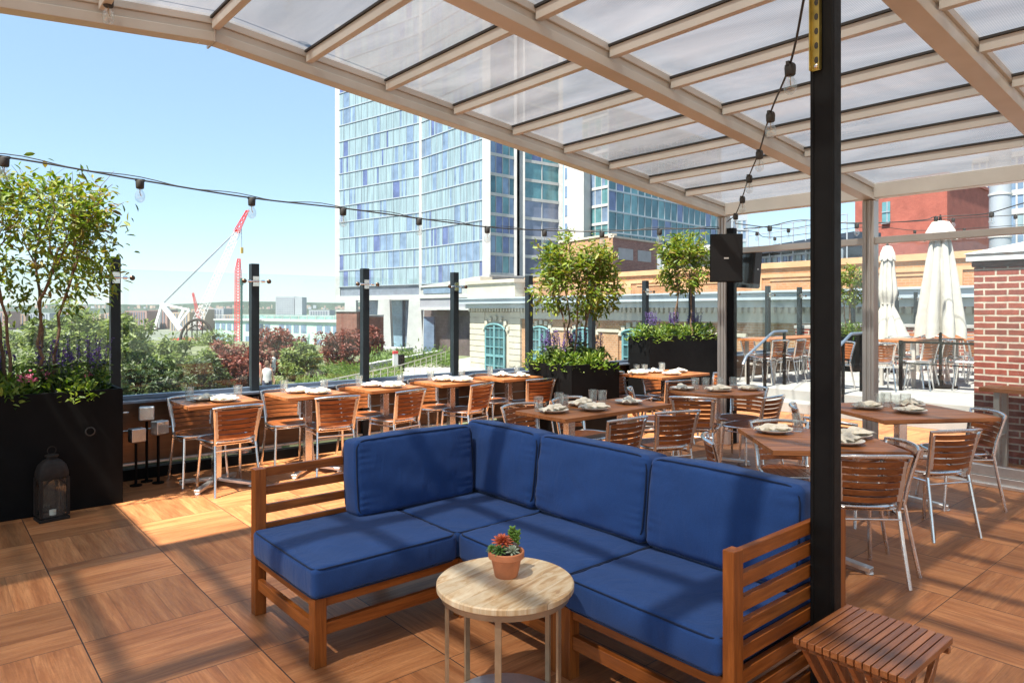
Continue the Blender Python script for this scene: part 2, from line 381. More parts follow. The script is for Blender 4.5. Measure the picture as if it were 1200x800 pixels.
M = {}
M['floor'] = floormat()
M['poly'] = polycarb()
M['cream'] = mottled('cream_aluminium', (.53, .515, .46), .08, 3, .38, 0.0, stretch=(1, 1, 1))
M['seal'] = mottled('black_rubber_seal', (.03, .028, .025), .2, 10, .6)
M['column'] = mottled('grey_beige_aluminium', (.42, .39, .35), .1, 3, .4, .2)
M['black'] = mottled('black_powder_coat', (.004, .004, .004), .3, 5, .6, spec=.12)
M['blacksteel'] = mottled('black_painted_steel', (.004, .0036, .0032), .4, 7, .55, bump=.1, spec=.22)
M['dark_slate'] = mottled('slate_painted_post', (.012, .018, .022), .25, 5, .5, spec=.3)
M['gold'] = mottled('gold_zinc_steel', (.55, .42, .12), .3, 12, .35, .9)
M['teak'] = [wood('oiled_teak_along_' + 'xyz'[i], (.18, .046, .007), (.42, .125, .022), i, .45, coat=.08, spec=.3, isl=.18) for i in range(3)]
M['stool'] = [wood('varnished_slat_wood_along_' + 'xyz'[i], (.18, .050, .014), (.42, .15, .045), i, .35, coat=.25, isl=.22) for i in range(3)]
M['slat'] = wood('chair_slat_wood', (.14, .036, .010), (.38, .125, .034), 0, .45, coat=.08, spec=.3, isl=.2)
M['tabletop'] = wood('table_top_wood', (.24, .075, .020), (.50, .19, .060), 0, .45, coat=.06, spec=.35, isl=.15)
M['mango'] = mango()
M['alu'] = mottled('brushed_aluminium', (.78, .77, .75), .08, 20, .24, 1.0)
M['alulite'] = mottled('anodised_aluminium', (.70, .69, .67), .08, 20, .35, .85)
M['brass'] = mottled('aged_brass_tube', (.42, .29, .17), .2, 14, .4, .45)
M['navy'] = fabric('navy_canvas', (.016, .053, .178))
M['piping'] = fabric('dark_navy_piping', (.005, .014, .045))
M['china'] = mottled('cream_stoneware', (.80, .74, .63), .04, 8, .3)
M['linen'] = fabric('cream_linen', (.80, .72, .57), 700, .2, .4)
M['tumbler'] = glassmat('tumbler_glass', (.95, .96, .95), 1.2, .02, .05, .10)
M['glass'] = glassmat('balustrade_glass', (.94, .97, .965), .9, .0, .005, .025)
M['screen_glass'] = glassmat('screen_glass', (.95, .97, .965), .8, .0, .005, .02)
M['bulb'] = glassmat('clear_bulb_glass', (.93, .95, .95), 1.3, .02, .06, .1)
M['bronze'] = mottled('brushed_bronze_panel', (.13, .085, .055), .3, 2.5, .32, .8, stretch=(.4, 1, 5))
M['sill'] = mottled('blue_grey_sill', (.16, .20, .26), .12, 3, .35, .4)
M['stone'] = mottled('pale_terrace_stone', (.31, .30, .285), .16, 2, .7, bump=.1)
M['terracotta'] = mottled('terracotta', (.55, .20, .085), .15, 18, .75, bump=.1)
M['soil'] = mottled('dark_soil', (.03, .02, .013), .5, 40, .95, bump=.8)
M['redbrick'] = brickmat('red_brick_white_mortar', (.27, .058, .034), (.17, .036, .024), (.46, .41, .34), .205, .068, .0095)
M['canvas'] = fabric('off_white_parasol_canvas', (.42, .40, .36), 500, .1, .5, .95, .1)
M['zinc'] = mottled('white_painted_metal', (.66, .69, .71), .08, 3, .4, .1)
M['lantern'] = mottled('rusty_dark_metal', (.018, .013, .010), .4, 14, .7, .3, bump=.3)
M['bark'] = mottled('young_bark', (.14, .085, .05), .35, 30, .85, bump=.5)
M['bark_dark'] = mottled('dark_bark', (.07, .05, .035), .35, 12, .9, bump=.5)
M['leaf'] = leafmat('fresh_green_leaves', [(.05, .095, .012), (.11, .18, .02), (.17, .24, .03), (.25, .28, .04), (.18, .12, .035)])
M['herb'] = leafmat('bedding_leaves', [(.03, .08, .012), (.09, .17, .02), (.17, .25, .04), (.24, .30, .06)])
M['sage'] = leafmat('salvia_leaves', [(.03, .06, .015), (.07, .11, .03), (.10, .15, .05)])
M['purple'] = leafmat('purple_florets', [(.06, .035, .16), (.13, .07, .30), (.20, .12, .38), (.09, .05, .2)], .2, .7)
M['pink'] = leafmat('pink_florets', [(.45, .08, .18), (.65, .22, .32), (.35, .05, .12)], .3, .7)
M['park_leaf'] = leafmat('park_tree_leaves', [(.07, .11, .028), (.13, .18, .05), (.20, .25, .08), (.27, .31, .11)], .35)
M['park_dark'] = leafmat('dark_tree_leaves', [(.025, .045, .015), (.05, .08, .025), (.09, .12, .04)], .3)
M['park_lime'] = leafmat('bright_green_leaves', [(.06, .11, .018), (.11, .18, .03), (.16, .24, .05)], .35)
M['park_red'] = leafmat('plum_leaves', [(.10, .025, .022), (.19, .055, .045), (.28, .10, .075), (.15, .06, .04)], .3)
# ------------------------------------------------------------------ large structure: ground, deck, terrace
STREET = -9.0
m = MB(); m.b2(-3300, 3300, -3300, 3300, STREET - 1, STREET); prop(m.build('ground', mottled('city_ground', (.16, .17, .13), .3, .02, .9), smooth=0), kind='structure')
m = MB(); m.b2(-9, 10.4, -7, 7.18, -.25, 0); prop(m.build('deck_floor', M['floor'], smooth=0), kind='structure')
m = MB(); m.b2(10.4, 24, -7, 7.18, -.25, .30); m.b2(10.02, 10.4, -7, 7.0, 0, .15)
prop(m.build('terrace_floor', M['stone'], bevel=.006), kind='structure')
m = MB(); m.b2(-9, 24, -7, 7.3, STREET, -.26); prop(m.build('building_base', mottled('old_brick_base', (.20, .10, .07), .3, 3, .9), smooth=0), kind='structure')
# the elevated park
pk0, pk1 = CP(-420, 21), CP(640, 21)
parkmat = mottled('park_ground', (.13, .14, .07), .4, .35, .95)
m = MB(); a, b_, c_, d_ = CP(-500, 17), CP(585, 24), CP(560, 60), CP(-350, 120)
e2 = CP(330, 88); m.slab([(a.x, a.y), (b_.x, b_.y), (c_.x, c_.y), (e2.x, e2.y), (d_.x, d_.y)], -3.0, -2.5)
prop(m.build('park_ground', parkmat, smooth=0), kind='structure')
m = MB(); a, b_, c_, d_ = CP(330, 25), CP(590, 30), CP(560, 60), CP(395, 40)
m.slab([(a.x, a.y), (b_.x, b_.y), (c_.x, c_.y), (d_.x, d_.y)], -2.496, -2.44)
prop(m.build('park_path', mottled('concrete_path', (.42, .40, .36), .12, .8, .85), smooth=0), kind='structure')

def noisehill(name, d, px0, px1, zs, col, seed, dep=300):
    rnd = random.Random(seed); n = 90; m = MB(); top = []
    for i in range(n + 1):
        px = px0 + (px1 - px0) * i / n
        h = zs * (1 + .25 * math.sin(i * .21 + seed) + .12 * math.sin(i * .63 + 2 * seed) + .08 * rnd.random())
        top.append((CP(px, d), h, CP(px, d + dep)))
    vs = []
    for p, h, q in top: vs += [(p.x, p.y, STREET - 2), (p.x, p.y, h), (q.x, q.y, h * 1.15), (q.x, q.y, STREET - 2)]
    fs = []
    for i in range(n):
        for k in range(3): fs.append((i * 4 + k, i * 4 + k + 1, i * 4 + 5 + k, i * 4 + 4 + k))
    m.add(vs, fs); prop(m.build(name, col, smooth=60), kind='structure')
noisehill('hills', 2600, -300, 1500, 24, mottled('wooded_hills', (.075, .11, .075), .35, .02, 1), 1)
noisehill('far_shore', 1700, -300, 1500, 4, mottled('far_shore', (.10, .13, .10), .35, .04, 1), 4, 200)

# ------------------------------------------------------------------ canopy
RX0, SL, ZR = 1.42, .1055, 3.24            # ridge line x, slope, underside height at the ridge
def zr(x): return ZR - (x - RX0) * SL if x >= RX0 else ZR - (RX0 - x) * .085
XE = 7.2
beamY = [4.60, 2.95, 1.32, -.3, -1.9, -3.5]
canopy = empty('canopy', (XE, 4.6, 0), 0, 'retractable canopy of cream aluminium beams and ribbed clear panels over the deck', 'canopy')
iv = Matrix.Translation((-XE, -4.6, 0))
def cbuild(mb, name, mat, **k):
    mb.v = [tuple(iv @ Vector(v)) for v in mb.v]; return mb.build(name, mat, canopy, **k)
XL = -4.2
for i, y in enumerate(beamY):
    m = MB(); w = .12 if i else .10
    for x0, x1 in ((XL, RX0), (RX0, XE + .05)):
        m.bar((x0, y, zr(x0) + .03), (x1, y, zr(x1) + .03), w, .06)
        m.bar((x0, y, zr(x0) + .085), (x1, y, zr(x1) + .085), w * .72, .05)
        m.bar((x0, y, zr(x0) + .14), (x1, y, zr(x1) + .14), w, .06)
        if i == 0:
            m.bar((x0, y + .075, zr(x0) + .06), (x1, y + .075, zr(x1) + .06), .04, .05)
            m.bar((x0, y + .075, zr(x0) + .15), (x1, y + .075, zr(x1) + .15), .04, .03)
    cbuild(m, 'beam', M['cream'], bevel=.004)
px_ = [RX0] + [RX0 + .62 * k for k in range(1, 10)] + [XE + .02] + [RX0 - .62 * k for k in range(1, 9)]
pxs = sorted(px_)
pxs.remove(RX0 + .62 * 9)
for i in range(len(beamY) - 1):
    ya, yb = beamY[i] - .06, beamY[i + 1] + .06
    for j, x in enumerate(pxs):
        z = zr(x) + .10
        m = MB(); m.b2(x - .022, x + .022, yb, ya, z - .030, z + .035)
        cbuild(m, 'purlin', M['cream'], bevel=.003)
        m = MB(); m.b2(x - .034, x + .034, yb, ya, z + .036, z + .05)
        cbuild(m, 'gasket', M['seal'], smooth=0)
        if j + 1 < len(pxs):
            x1 = pxs[j + 1]; z1 = zr(x1) + .10
            m = MB(); m.add([(x + .002, yb - .01, z + .053), (x1 - .002, yb - .01, z1 + .053), (x1 - .002, ya + .01, z1 + .053), (x + .002, ya + .01, z + .053)], [(0, 1, 2, 3)])
            cbuild(m, 'roof_panel', M['poly'], smooth=0)
for y in (4.60, 2.95):
    m = MB(); m.b2(XE - .06, XE + .06, y - .055, y + .055, 0, zr(XE))
    m.b2(XE - .075, XE - .06, y - .03, y - .012, .2, zr(XE)); m.b2(XE - .075, XE - .06, y + .012, y + .03, .2, zr(XE))
    cbuild(m, 'column', M['column'], bevel=.005)
m = MB(); m.b2(XE - .035, XE + .045, 4.46, 4.545, 0, 2.5); cbuild(m, 'dark_channel', M['black'], bevel=.004)
m = MB(); m.b2(XE - .13, XE + .13, 4.47, 4.73, 0, .2); cbuild(m, 'column_shoe', M['alulite'], bevel=.006)
m = MB(); m.b2(XE - .06, XE + .06, -1.9, 4.6, zr(XE) + .02, zr(XE) + .16); cbuild(m, 'end_beam', M['cream'], bevel=.005)
for y in beamY[:3]:
    m = MB(); m.b2(RX0 - .006, RX0 + .006, y - .066, y + .066 + (.035 if y > 4 else 0), zr(RX0) - .004, zr(RX0) + .17); cbuild(m, 'splice_plate', M['column'], bevel=.002)
    for x in (RX0 - .09, RX0 + .09):
        m = MB(); m.lathe([(.009, 0), (.009, -.006), (.004, -.009)], (x, y, zr(x) - .0005), 8); cbuild(m, 'bolt', M['alulite'])
# wing of the canopy further left, beyond the picture, that shades the planter
m = MB()
for k in range(6):
    y0 = 4.61
    m.b2(-.64 - .62 * (k + 1) + .002, -.64 - .62 * k - .002, y0, 6.55, 3.24, 3.246)
cbuild(m, 'side_roof_panel', M['poly'], smooth=0)
m = MB(); m.b2(-.68, -.60, 4.66, 6.6, 3.2, 3.3); m.b2(-4.2, -.60, 6.56, 6.64, 3.2, 3.3)
for k in range(1, 7): m.b2(-.64 - .62 * k - .03, -.64 - .62 * k + .03, 4.66, 6.6, 3.16, 3.22)
cbuild(m, 'side_frame', M['cream'], smooth=0)

# the steel post by the sofa
post = empty('steel_post', (2.64, 1.245, 0), 0, 'tall black steel post standing behind the slatted wooden stool', 'post')
m = MB(); m.b2(-.03, .03, -.045, .045, 0, zr(2.64) + .02); m.b2(-.036, -.03, -.045, -.032, 0, 3.1); m.b2(-.036, -.03, .032, .045, 0, 3.1)
m.build('shaft', M['blacksteel'], post, bevel=.003)
m = MB(); m.b2(-.06, .06, -.07, .07, .001, .012); m.build('base_plate', M['blacksteel'], post, bevel=.002)
m = MB(); x = -.036
m.b2(x - .004, x, -.002, .038, 2.46, 3.1); m.b2(x - .024, x, .034, .038, 2.46, 3.1); m.b2(x - .024, x, -.002, .002, 2.46, 3.1)
st = m.build('slotted_bracket', M['gold'], post, bevel=.001)
for k in range(11):
    m = MB(); z = 2.50 + k * .055
    m.lathe([(.008, 0), (.008, .0012)], n=12); m.v = [(x - .0042 - v[2], .018 + v[0], z + v[1] * 1.6) for v in m.v]
    m.build('slot', M['seal'], post, smooth=0)
m = MB(); m.lathe([(.009, 0), (.009, .006), (.005, .009)], n=6); m.v = [(x - .005 - v[2], .018 + v[0], 2.475 + v[1]) for v in m.v]; m.build('bolt', M['alu'], post)

# glass screen at x = XE
scr = empty('glass_screen', (XE, 3, 0), 0, 'clear sliding glass screen in a grey frame between the deck and the brick pier', 'glass screen')
m = MB(); m.b2(-.02, .02, -5, 1.5, .19, 2.19); m.build('pane', M['screen_glass'], scr, smooth=0)
m = MB(); m.b2(-.03, .03, -5, 1.5, 2.2, 2.265); m.build('head_rail', M['column'], scr, bevel=.004)
m = MB(); m.b2(-.05, .05, -5, -.06, .02, .09); m.b2(-.035, .035, -5, -.06, .095, .18); m.b2(-.08, -.05, -5, -.06, .001, .03); m.build('sill_track', M['alulite'], scr, bevel=.004)
m = MB(); m.b2(-.02, .02, -1.42, -1.37, .18, 2.2); m.b2(-.02, .02, -3.0, -2.95, .18, 2.2); m.build('stile', M['column'], scr, bevel=.004)

# balustrade along y = 7.15
FY = 7.15
bal = empty('glass_balustrade', (8, FY, 0), 0, 'long glass balustrade with dark square posts, steel clamps and a blue grey sill', 'balustrade')
posts = [1.35 + 1.257 * k for k in range(-4, 16)]
for i, x in enumerate(posts):
    X = x - 8
    m = MB(); m.b2(X - .04, X + .04, -.07, .01, 0, 2.02); p = m.build('post', M['dark_slate'], bal, bevel=.003)
    for z in ((1.84, .62) if i < 16 else (1.84,)):
        m = MB(); m.b2(X - .03, X + .03, -.085, -.072, z - .05, z - .01); m.b2(X - .03, X + .03, -.085, -.072, z + .01, z + .05)
        m.tube([(X - .10, -.085, z), (X + .10, -.085, z)], .005, 6)
        for s in (-1, 1):
            m.tube([(X + s * .055, -.09, z), (X + s * .085, -.09, z)], .014, 8)
        m.build('clamp', M['alu'], p)
    m = MB()
    for s in (-1, 1):
        m.lathe([(.005, 0), (.022, .006), (.024, .018), (.014, .03), (.004, .034)], (0, 0, 0), 12)
        m.v[-60:] = [(X + s * .125 + v[0], -.12 - v[2] + .03, 1.84 + v[1]) for v in m.v[-60:]]
    m.build('clamp_knob', M['bronze'], p)
    if i + 1 < len(posts):
        m = MB(); m.b2(X + .06, X + 1.197, -.006, .004, .76, 1.92); m.build('pane', M['glass'], bal, smooth=0)
m = MB(); m.b2(-11.7, 14.0, -.13, .12, .70, .725); m.b2(-11.7, 14.0, -.03, .03, .727, .765); m.build('sill', M['sill'], bal, bevel=.004)
m = MB()
for k in range(21):
    m.b2(-11.7 + k * 1.257 + .005, -11.7 + (k + 1) * 1.257 - .005, -.02, .05, .12, .44); m.b2(-11.7 + k * 1.257 + .005, -11.7 + (k + 1) * 1.257 - .005, -.02, .05, .448, .695)
m.build('panel', M['bronze'], bal, bevel=.003)
m = MB(); m.b2(-11.7, 14, -.10, -.02, 0, .10); m.build('plinth', M['black'], bal, bevel=.003)
m = MB(); m.b2(-11.7, 14, -.06, -.02, .13, .15); m.build('pipe', M['alulite'], bal, bevel=.003)

# ------------------------------------------------------------------ brick pier with metal cap, parapet, bench
pier = empty('brick_pier', (8.9, 1.2, 0), 0, 'red brick pier with white mortar and a pale pitched metal cap beyond the glass', 'brick pier')
m = MB(); m.b2(-.5, 1.2, -2.4, 1.2, 0, 1.99); m.build('wall', M['redbrick'], pier, smooth=0)
m = MB(); m.b2(-.52, 1.22, -2.42, 1.22, 1.995, 2.05); m.build('soldier_course', mottled('dark_brick_edge', (.12, .05, .035), .3, 12, .9, bump=.3), pier, bevel=.01)
m = MB(); m.b2(-.56, 1.26, -2.46, 1.26, 2.052, 2.13)
m.add([(-.58, -2.48, 2.13), (1.28, -2.48, 2.13), (1.28, 1.28, 2.13), (-.58, 1.28, 2.13), (.1, -1.6, 2.36), (.6, -1.6, 2.36), (.6, .45, 2.36), (.1, .45, 2.36)],
      [(3, 2, 1, 0), (4, 5, 6, 7), (0, 1, 5, 4), (1, 2, 6, 5), (2, 3, 7, 6), (3, 0, 4, 7)])
m.build('cap', M['zinc'], pier, bevel=.006, smooth=20)
def counter(name, loc, rz, L_, W_, H_, label):
    e = empty(name, loc, rz, label, 'counter table')
    m = MB()
    n = max(2, round(W_ / .1))
    for k in range(n): m.b2(-L_ / 2, L_ / 2, -W_ / 2 + k * W_ / n + .002, -W_ / 2 + (k + 1) * W_ / n - .002, H_ - .04, H_)
    m.build('tabletop', M['tabletop'], e, bevel=.003)
    for s in (-1, 1):
        m = MB(); m.b2(s * L_ * .42 - .025, s * L_ * .42 + .025, -W_ / 2 + .04, -W_ / 2 + .09, 0, H_ - .04); m.b2(s * L_ * .42 - .025, s * L_ * .42 + .025, W_ / 2 - .09, W_ / 2 - .04, 0, H_ - .04)
        m.b2(s * L_ * .42 - .02, s * L_ * .42 + .02, -W_ / 2 + .09, W_ / 2 - .09, .3, .34)
        m.build('leg', M['column'], e, bevel=.003)
    return e
counter('counter_table', (8.02, 1.35, 0), R(90), 1.7, .38, .80, 'light wooden ledge table in front of the brick pier')

par = empty('brick_parapet', (17.3, 3, .3), 0, 'low red brick parapet closing the far side of the raised terrace', 'brick wall')
m = MB(); m.b2(-.2, .2, -6, 4.4, 0, .85); m.b2(-3.2, -.2, 4.0, 4.3, 0, .85); m.build('wall', M['redbrick'], par, smooth=0)
m = MB(); m.b2(-.24, .24, -6, 4.4, .852, .92); m.b2(-3.2, -.24, 3.96, 4.34, .852, .92); m.build('coping', M['stone'], par, bevel=.01)
# ------------------------------------------------------------------ distant city
def lerp(a, b, t): return a + (b - a) * t
white_c = mottled('white_concrete', (.42, .42, .41), .1, .6, .7)
grey_c = mottled('grey_concrete', (.38, .38, .37), .15, .8, .8)
g_pale = mottled('curtained_glass', (.21, .29, .32), .22, .7, .15, 0, spec=.8, stretch=(3, 3, .3))
g_mid = mottled('blue_window_glass', (.17, .24, .34), .25, .6, .1, .2, spec=.9)
g_dark = mottled('deep_blue_glass', (.10, .13, .26), .3, .6, .08, .2, spec=.9)
g_teal = mottled('teal_window_glass', (.05, .13, .15), .35, .5, .06, .3, spec=.9)
g_teal2 = mottled('light_teal_glass', (.10, .23, .25), .3, .5, .1, .2, spec=.9)
g_lilac = mottled('lilac_glass', (.18, .20, .27), .2, .5, .12, .2, spec=.9)
frame_w = mottled('pale_metal_frame', (.33, .37, .41), .08, 1, .4, .2)
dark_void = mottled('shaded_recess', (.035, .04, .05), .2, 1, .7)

def facade(parent, p, q, z0, z1, floors, bays, mats, weights, frame, sp=.22, sub=1, seed=0, vw=.08, band='window_band', proud=.0):
    """floors of glazing from p to q; every floor is one part, mullions and spandrels another"""
    rnd = random.Random(seed); p = Vector((p[0], p[1], 0)); q = Vector((q[0], q[1], 0)); d = q - p; L_ = d.length; d.normalize()
    n = Vector((d.y, -d.x, 0))
    if n.dot(-(p + q)) < 0: n = -n
    H = (z1 - z0) / floors; o0 = parent.location
    fr = MB()
    for f in range(floors):
        za = z0 + f * H; m = MB()
        for b in range(bays):
            mi = rnd.choices(range(len(mats)), weights)[0]
            a = p + d * (L_ * b / bays); c = p + d * (L_ * (b + 1) / bays)
            w = a + d * (c - a).length
            for s in range(sub):
                u = a.lerp(w, s / sub); v = a.lerp(w, (s + 1) / sub)
                k = mi if sub == 1 or rnd.random() < .75 else rnd.choices(range(len(mats)), weights)[0]
                t = rnd.uniform(-.02, .02)
                m.add([(u.x - o0.x + n.x * t, u.y - o0.y + n.y * t, za - o0.z), (v.x - o0.x - n.x * t, v.y - o0.y - n.y * t, za - o0.z), (v.x - o0.x - n.x * t, v.y - o0.y - n.y * t, za + H - o0.z), (u.x - o0.x + n.x * t, u.y - o0.y + n.y * t, za + H - o0.z)], [(0, 1, 2, 3)], k)
        m.build(band, mats, parent, smooth=0)
        fr.wall(p, q, za - sp / 2, za + sp / 2, .25, .12 + proud)
    fr.wall(p, q, z1 - sp / 2, z1 + sp / 2, .25, .12 + proud)
    for b in range(bays + 1):
        c = p + d * (L_ * b / bays); fr.wall(c - d * vw / 2, c + d * vw / 2, z0, z1, .2, .08 + proud)
    fr.v = [(x - o0.x, y - o0.y, z - o0.z) for x, y, z in fr.v]
    fr.build('facade_frame', frame, parent, smooth=0)

def lbuild(m, name, mat, parent, **k):
    o0 = parent.location; m.v = [(x - o0.x, y - o0.y, z - o0.z) for x, y, z in m.v]; return m.build(name, mat, parent, **k)

# the slab hotel on angled piers
A, B, C_, D_, E_, G_ = CP(396, 141), CP(493, 126), CP(570, 110.5), CP(604, 114.8), CP(612, 116), CP(657, 121)
hotel = empty('hotel_tower', (C_.x, C_.y, STREET), 0, 'tall bent slab hotel with pale curtained glass raised on angled concrete piers', 'tower')
Z0 = 6.2
facade(hotel, A, B, Z0, 58.2, 16, 13, [g_pale, g_mid, g_dark], [.74, .20, .06], frame_w, .16, 4, 3, .05)
facade(hotel, B, C_, Z0, 58.2, 16, 11, [g_pale, g_mid, g_dark], [.62, .34, .04], frame_w, .16, 4, 5, .05)
facade(hotel, C_ + (D_ - C_) * .08, D_, Z0 + 1.1, 58.5, 16, 4, [g_teal2, g_mid, g_dark, g_teal], [.35, .35, .2, .1], white_c, .5, 1, 6, .09)
facade(hotel, E_, G_, Z0 + 1.1, 58.5, 16, 2, [g_lilac, g_teal2, g_dark], [.5, .3, .2], white_c, .5, 2, 7, .12)
m = MB()
for c, w in ((A, 1.0), (B, .5), (C_, 1.3), (D_, .5), (E_, .9), (G_, .8)):
    m.wall(CP(600 + (c.dot(RT) / c.dot(FW)) * FPX, c.dot(FW)) - RT * w / 2, c + RT * w / 2, 3.6, 59.2, 1.0, .35)
lbuild(m, 'pier_column', white_c, hotel, smooth=0)
m = MB()
bk = FW * 18
pl = [A + FW * .6 + RT * .3, B + FW * .6, C_ + FW * .7, D_ + FW * .5, D_ + FW * 3, E_ + FW * 3, E_ + FW * .5, G_ + FW * .5 - RT * .3, CP(652, 136), CP(404, 153)]
m.slab([(a.x, a.y) for a in pl], 4.0, 59.0)
lbuild(m, 'core_wall', dark_void, hotel, smooth=0)
m = MB()
for p, q in ((A, B), (B, C_), (C_, D_), (E_, G_)):
    m.wall(p, q, 3.4, 4.3, 12, .5)
lbuild(m, 'transfer_slab', white_c, hotel, smooth=0)
m = MB()
for p, q in ((A, B), (B, C_)): m.wall(p, q, 4.3, 6.1, 12, -.2)
lbuild(m, 'recess_band', mottled('grey_band', (.16, .18, .22), .15, 1, .5), hotel, smooth=0)
m = MB()
for px, d in ((412, 132), (451, 126), (487, 121), (505, 118), (548, 112)):
    t = CP(px, d); m.add([tuple(t + RT * a + FW * b + Vector((0, 0, z))) for z, k in ((STREET, 1.6), (3.4, 1.0)) for a, b in ((-k, -k), (k, -k), (k, k), (-k, k))],
          [(0, 1, 5, 4), (1, 2, 6, 5), (2, 3, 7, 6), (3, 0, 4, 7)])
lbuild(m, 'pier', white_c, hotel, smooth=0)
p, q = CP(425, 141), CP(562, 122)
for k in range(5):
    a = p.lerp(q, k / 5); b = p.lerp(q, (k + .86) / 5)
    m = MB(); m.wall(a, b, STREET, 3.4, 1, 0); lbuild(m, 'lobby_glass', g_mid if k % 2 == 0 else mottled('lobby_glass', (.22, .33, .42), .3, .4, .15, .2), hotel, smooth=0)
m = MB(); m.wall(CP(418, 108), CP(470, 104), STREET, -4.2, 3, 0); lbuild(m, 'terrace_wall', grey_c, hotel, smooth=0)

# annexe with sloping soffit next to the hotel
ann = empty('hotel_annexe', CP(520, 92, STREET), 0, 'low grey annexe with a ribbon window and pale sloping underside left of the teal windows', 'building')
m = MB(); p, q = CP(493, 96), CP(575, 84)
m.wall(p, q, 3.4, 4.6, 10, 0, zq=5.6); lbuild(m, 'wall', grey_c, ann, smooth=0)
m = MB(); m.wall(p, q, 3.1, 3.4, 10, .25); m.wall(p, q, 4.62, 4.8, 10, .2, zq=5.8); lbuild(m, 'coping', white_c, ann, smooth=0)
m = MB(); m.wall(p.lerp(q, .05), p.lerp(q, .62), 3.75, 4.45, .3, .08); lbuild(m, 'window', g_mid, ann, smooth=0)
m = MB(); m.wall(p, q, 1.9, 3.1, 10, .1); lbuild(m, 'fascia', mottled('lilac_grey_panel', (.27, .27, .30), .1, .5, .6), ann, smooth=0)
m = MB(); m.wall(p, q, 1.55, 1.9, 10, .3); lbuild(m, 'soffit_edge', white_c, ann, smooth=0)
m = MB(); m.wall(CP(497, 99), CP(566, 88), STREET, 1.5, 6, 0); lbuild(m, 'ground_storey', mottled('brown_shopfront', (.10, .075, .07), .4, .5, .6), ann, smooth=0)
for px in (503, 521, 536):
    m = MB(); m.wall(CP(px, 97), CP(px + 12, 96), STREET, .6, .3, 1.2); lbuild(m, 'glazing', g_mid, ann, smooth=0)

# white slab and glass office block
wb = empty('white_block', CP(668, 135, STREET), 0, 'blank white painted block just right of the hotel tower', 'building')
m = MB(); m.wall(CP(661, 120), CP(684, 118), STREET, 27, 10, 0); lbuild(m, 'wall', white_c, wb, smooth=0)
for k in range(6):
    m = MB(); m.wall(CP(662, 119.9), CP(665, 119.7), 8 + 3.2 * k, 10 + 3.2 * k, .3, .06); lbuild(m, 'window', g_mid, wb, smooth=0)
ob = empty('glass_office', CP(720, 115, STREET), 0, 'dark teal glass office block with a fine grid behind the brick bulkhead', 'office building')
facade(ob, CP(683, 122), CP(713, 117), 4, 34.5, 10, 4, [g_teal2, g_teal, g_mid], [.6, .2, .2], white_c, .45, 2, 11, .12)
facade(ob, CP(713, 117), CP(845, 145), 4, 36, 9, 18, [g_teal, g_dark, g_teal2], [.62, .26, .12], frame_w, .3, 1, 12, .14)
m = MB(); a, b, c = CP(683, 122.3), CP(713, 117.4), CP(845, 145.4); f = CP(686, 150)
m.slab([(a.x, a.y), (b.x, b.y), (c.x, c.y), (c.x + FW.x * 10, c.y + FW.y * 10), (f.x, f.y)], STREET, 36.2); lbuild(m, 'core_wall', dark_void, ob, smooth=0)
pale = empty('pale_tower', CP(860, 190, STREET), 0, 'narrow pale blue tower beyond the hanging loudspeaker', 'tower')
m = MB(); m.wall(CP(846, 190), CP(876, 188), STREET, 28, 14, 0); lbuild(m, 'wall', frame_w, pale, smooth=0)
facade(pale, CP(847, 189.6), CP(875, 187.6), 6, 26, 7, 5, [g_mid, g_pale], [.6, .4], frame_w, .8, 1, 14, .5)

# brick market building with teal windows
tan_brick = brickmat('orange_brick_wall', (.44, .23, .11), (.37, .19, .09), (.44, .34, .25), .3, .12, .012, .2, var=.2)
pink_brick = brickmat('weathered_pink_brick', (.36, .18, .14), (.28, .13, .10), (.42, .33, .28), .35, .14, .016, .3, var=.4)
cornice_m = mottled('grey_blue_metal_cornice', (.42, .47, .52), .1, .6, .5, .2, stretch=(.3, .3, 4))
cream_st = mottled('cream_terracotta_trim', (.46, .42, .34), .1, 1.5, .7)
teal_f = mottled('teal_window_frame', (.12, .26, .28), .15, 2, .5)
MA, MZ = CP(553, 48.5), CP(1500, 17.6)
mk = empty('market_building', (MA.x, MA.y, STREET), 0, 'long tan brick market building with a grey cornice and arched teal windows', 'building')
def mp(t, off=0):       # t metres along the facade from its left end
    d = (MZ - MA).normalized(); n = Vector((d.y, -d.x, 0)); n = -n if n.dot(-(MA + MZ)) < 0 else n
    return MA + d * t + n * off
LM = (MZ - MA).length
m = MB(); m.wall(mp(0), mp(LM), STREET, 1.62, 12, 0); lbuild(m, 'wall', tan_brick, mk, smooth=0)
m = MB(); m.wall(mp(5.8), mp(LM), 1.0, 1.6, .2, .12); lbuild(m, 'frieze', mottled('frieze_panel', (.46, .44, .38), .1, 1, .7), mk, smooth=0)
m = MB(); m.wall(mp(-.3), mp(LM), 1.66, 1.95, .8, .35); m.wall(mp(-.4), mp(LM), 1.96, 2.25, 1.2, .85); m.wall(mp(-.45), mp(LM), 2.26, 2.34, 1.3, .95)
lbuild(m, 'cornice', cornice_m, mk, smooth=0)
m = MB(); k = 0
while k * .32 < LM: m.wall(mp(k * .32), mp(k * .32 + .17), 1.42, 1.655, .3, .28); k += 1
lbuild(m, 'dentil', cream_st, mk, smooth=0)
m = MB(); m.wall(mp(5.0), mp(LM), 2.0, 3.35, .5, -.9)
lbuild(m, 'attic_wall', brickmat('orange_attic_brick', (.46, .21, .09), (.40, .175, .075), (.42, .28, .18), .3, .1, .01, .2, var=.2), mk, smooth=0)
m = MB(); m.wall(mp(5.0), mp(LM), 3.352, 3.6, .7, -.8); m.wall(mp(5.0), mp(LM), 2.95, 3.08, .2, -.85)
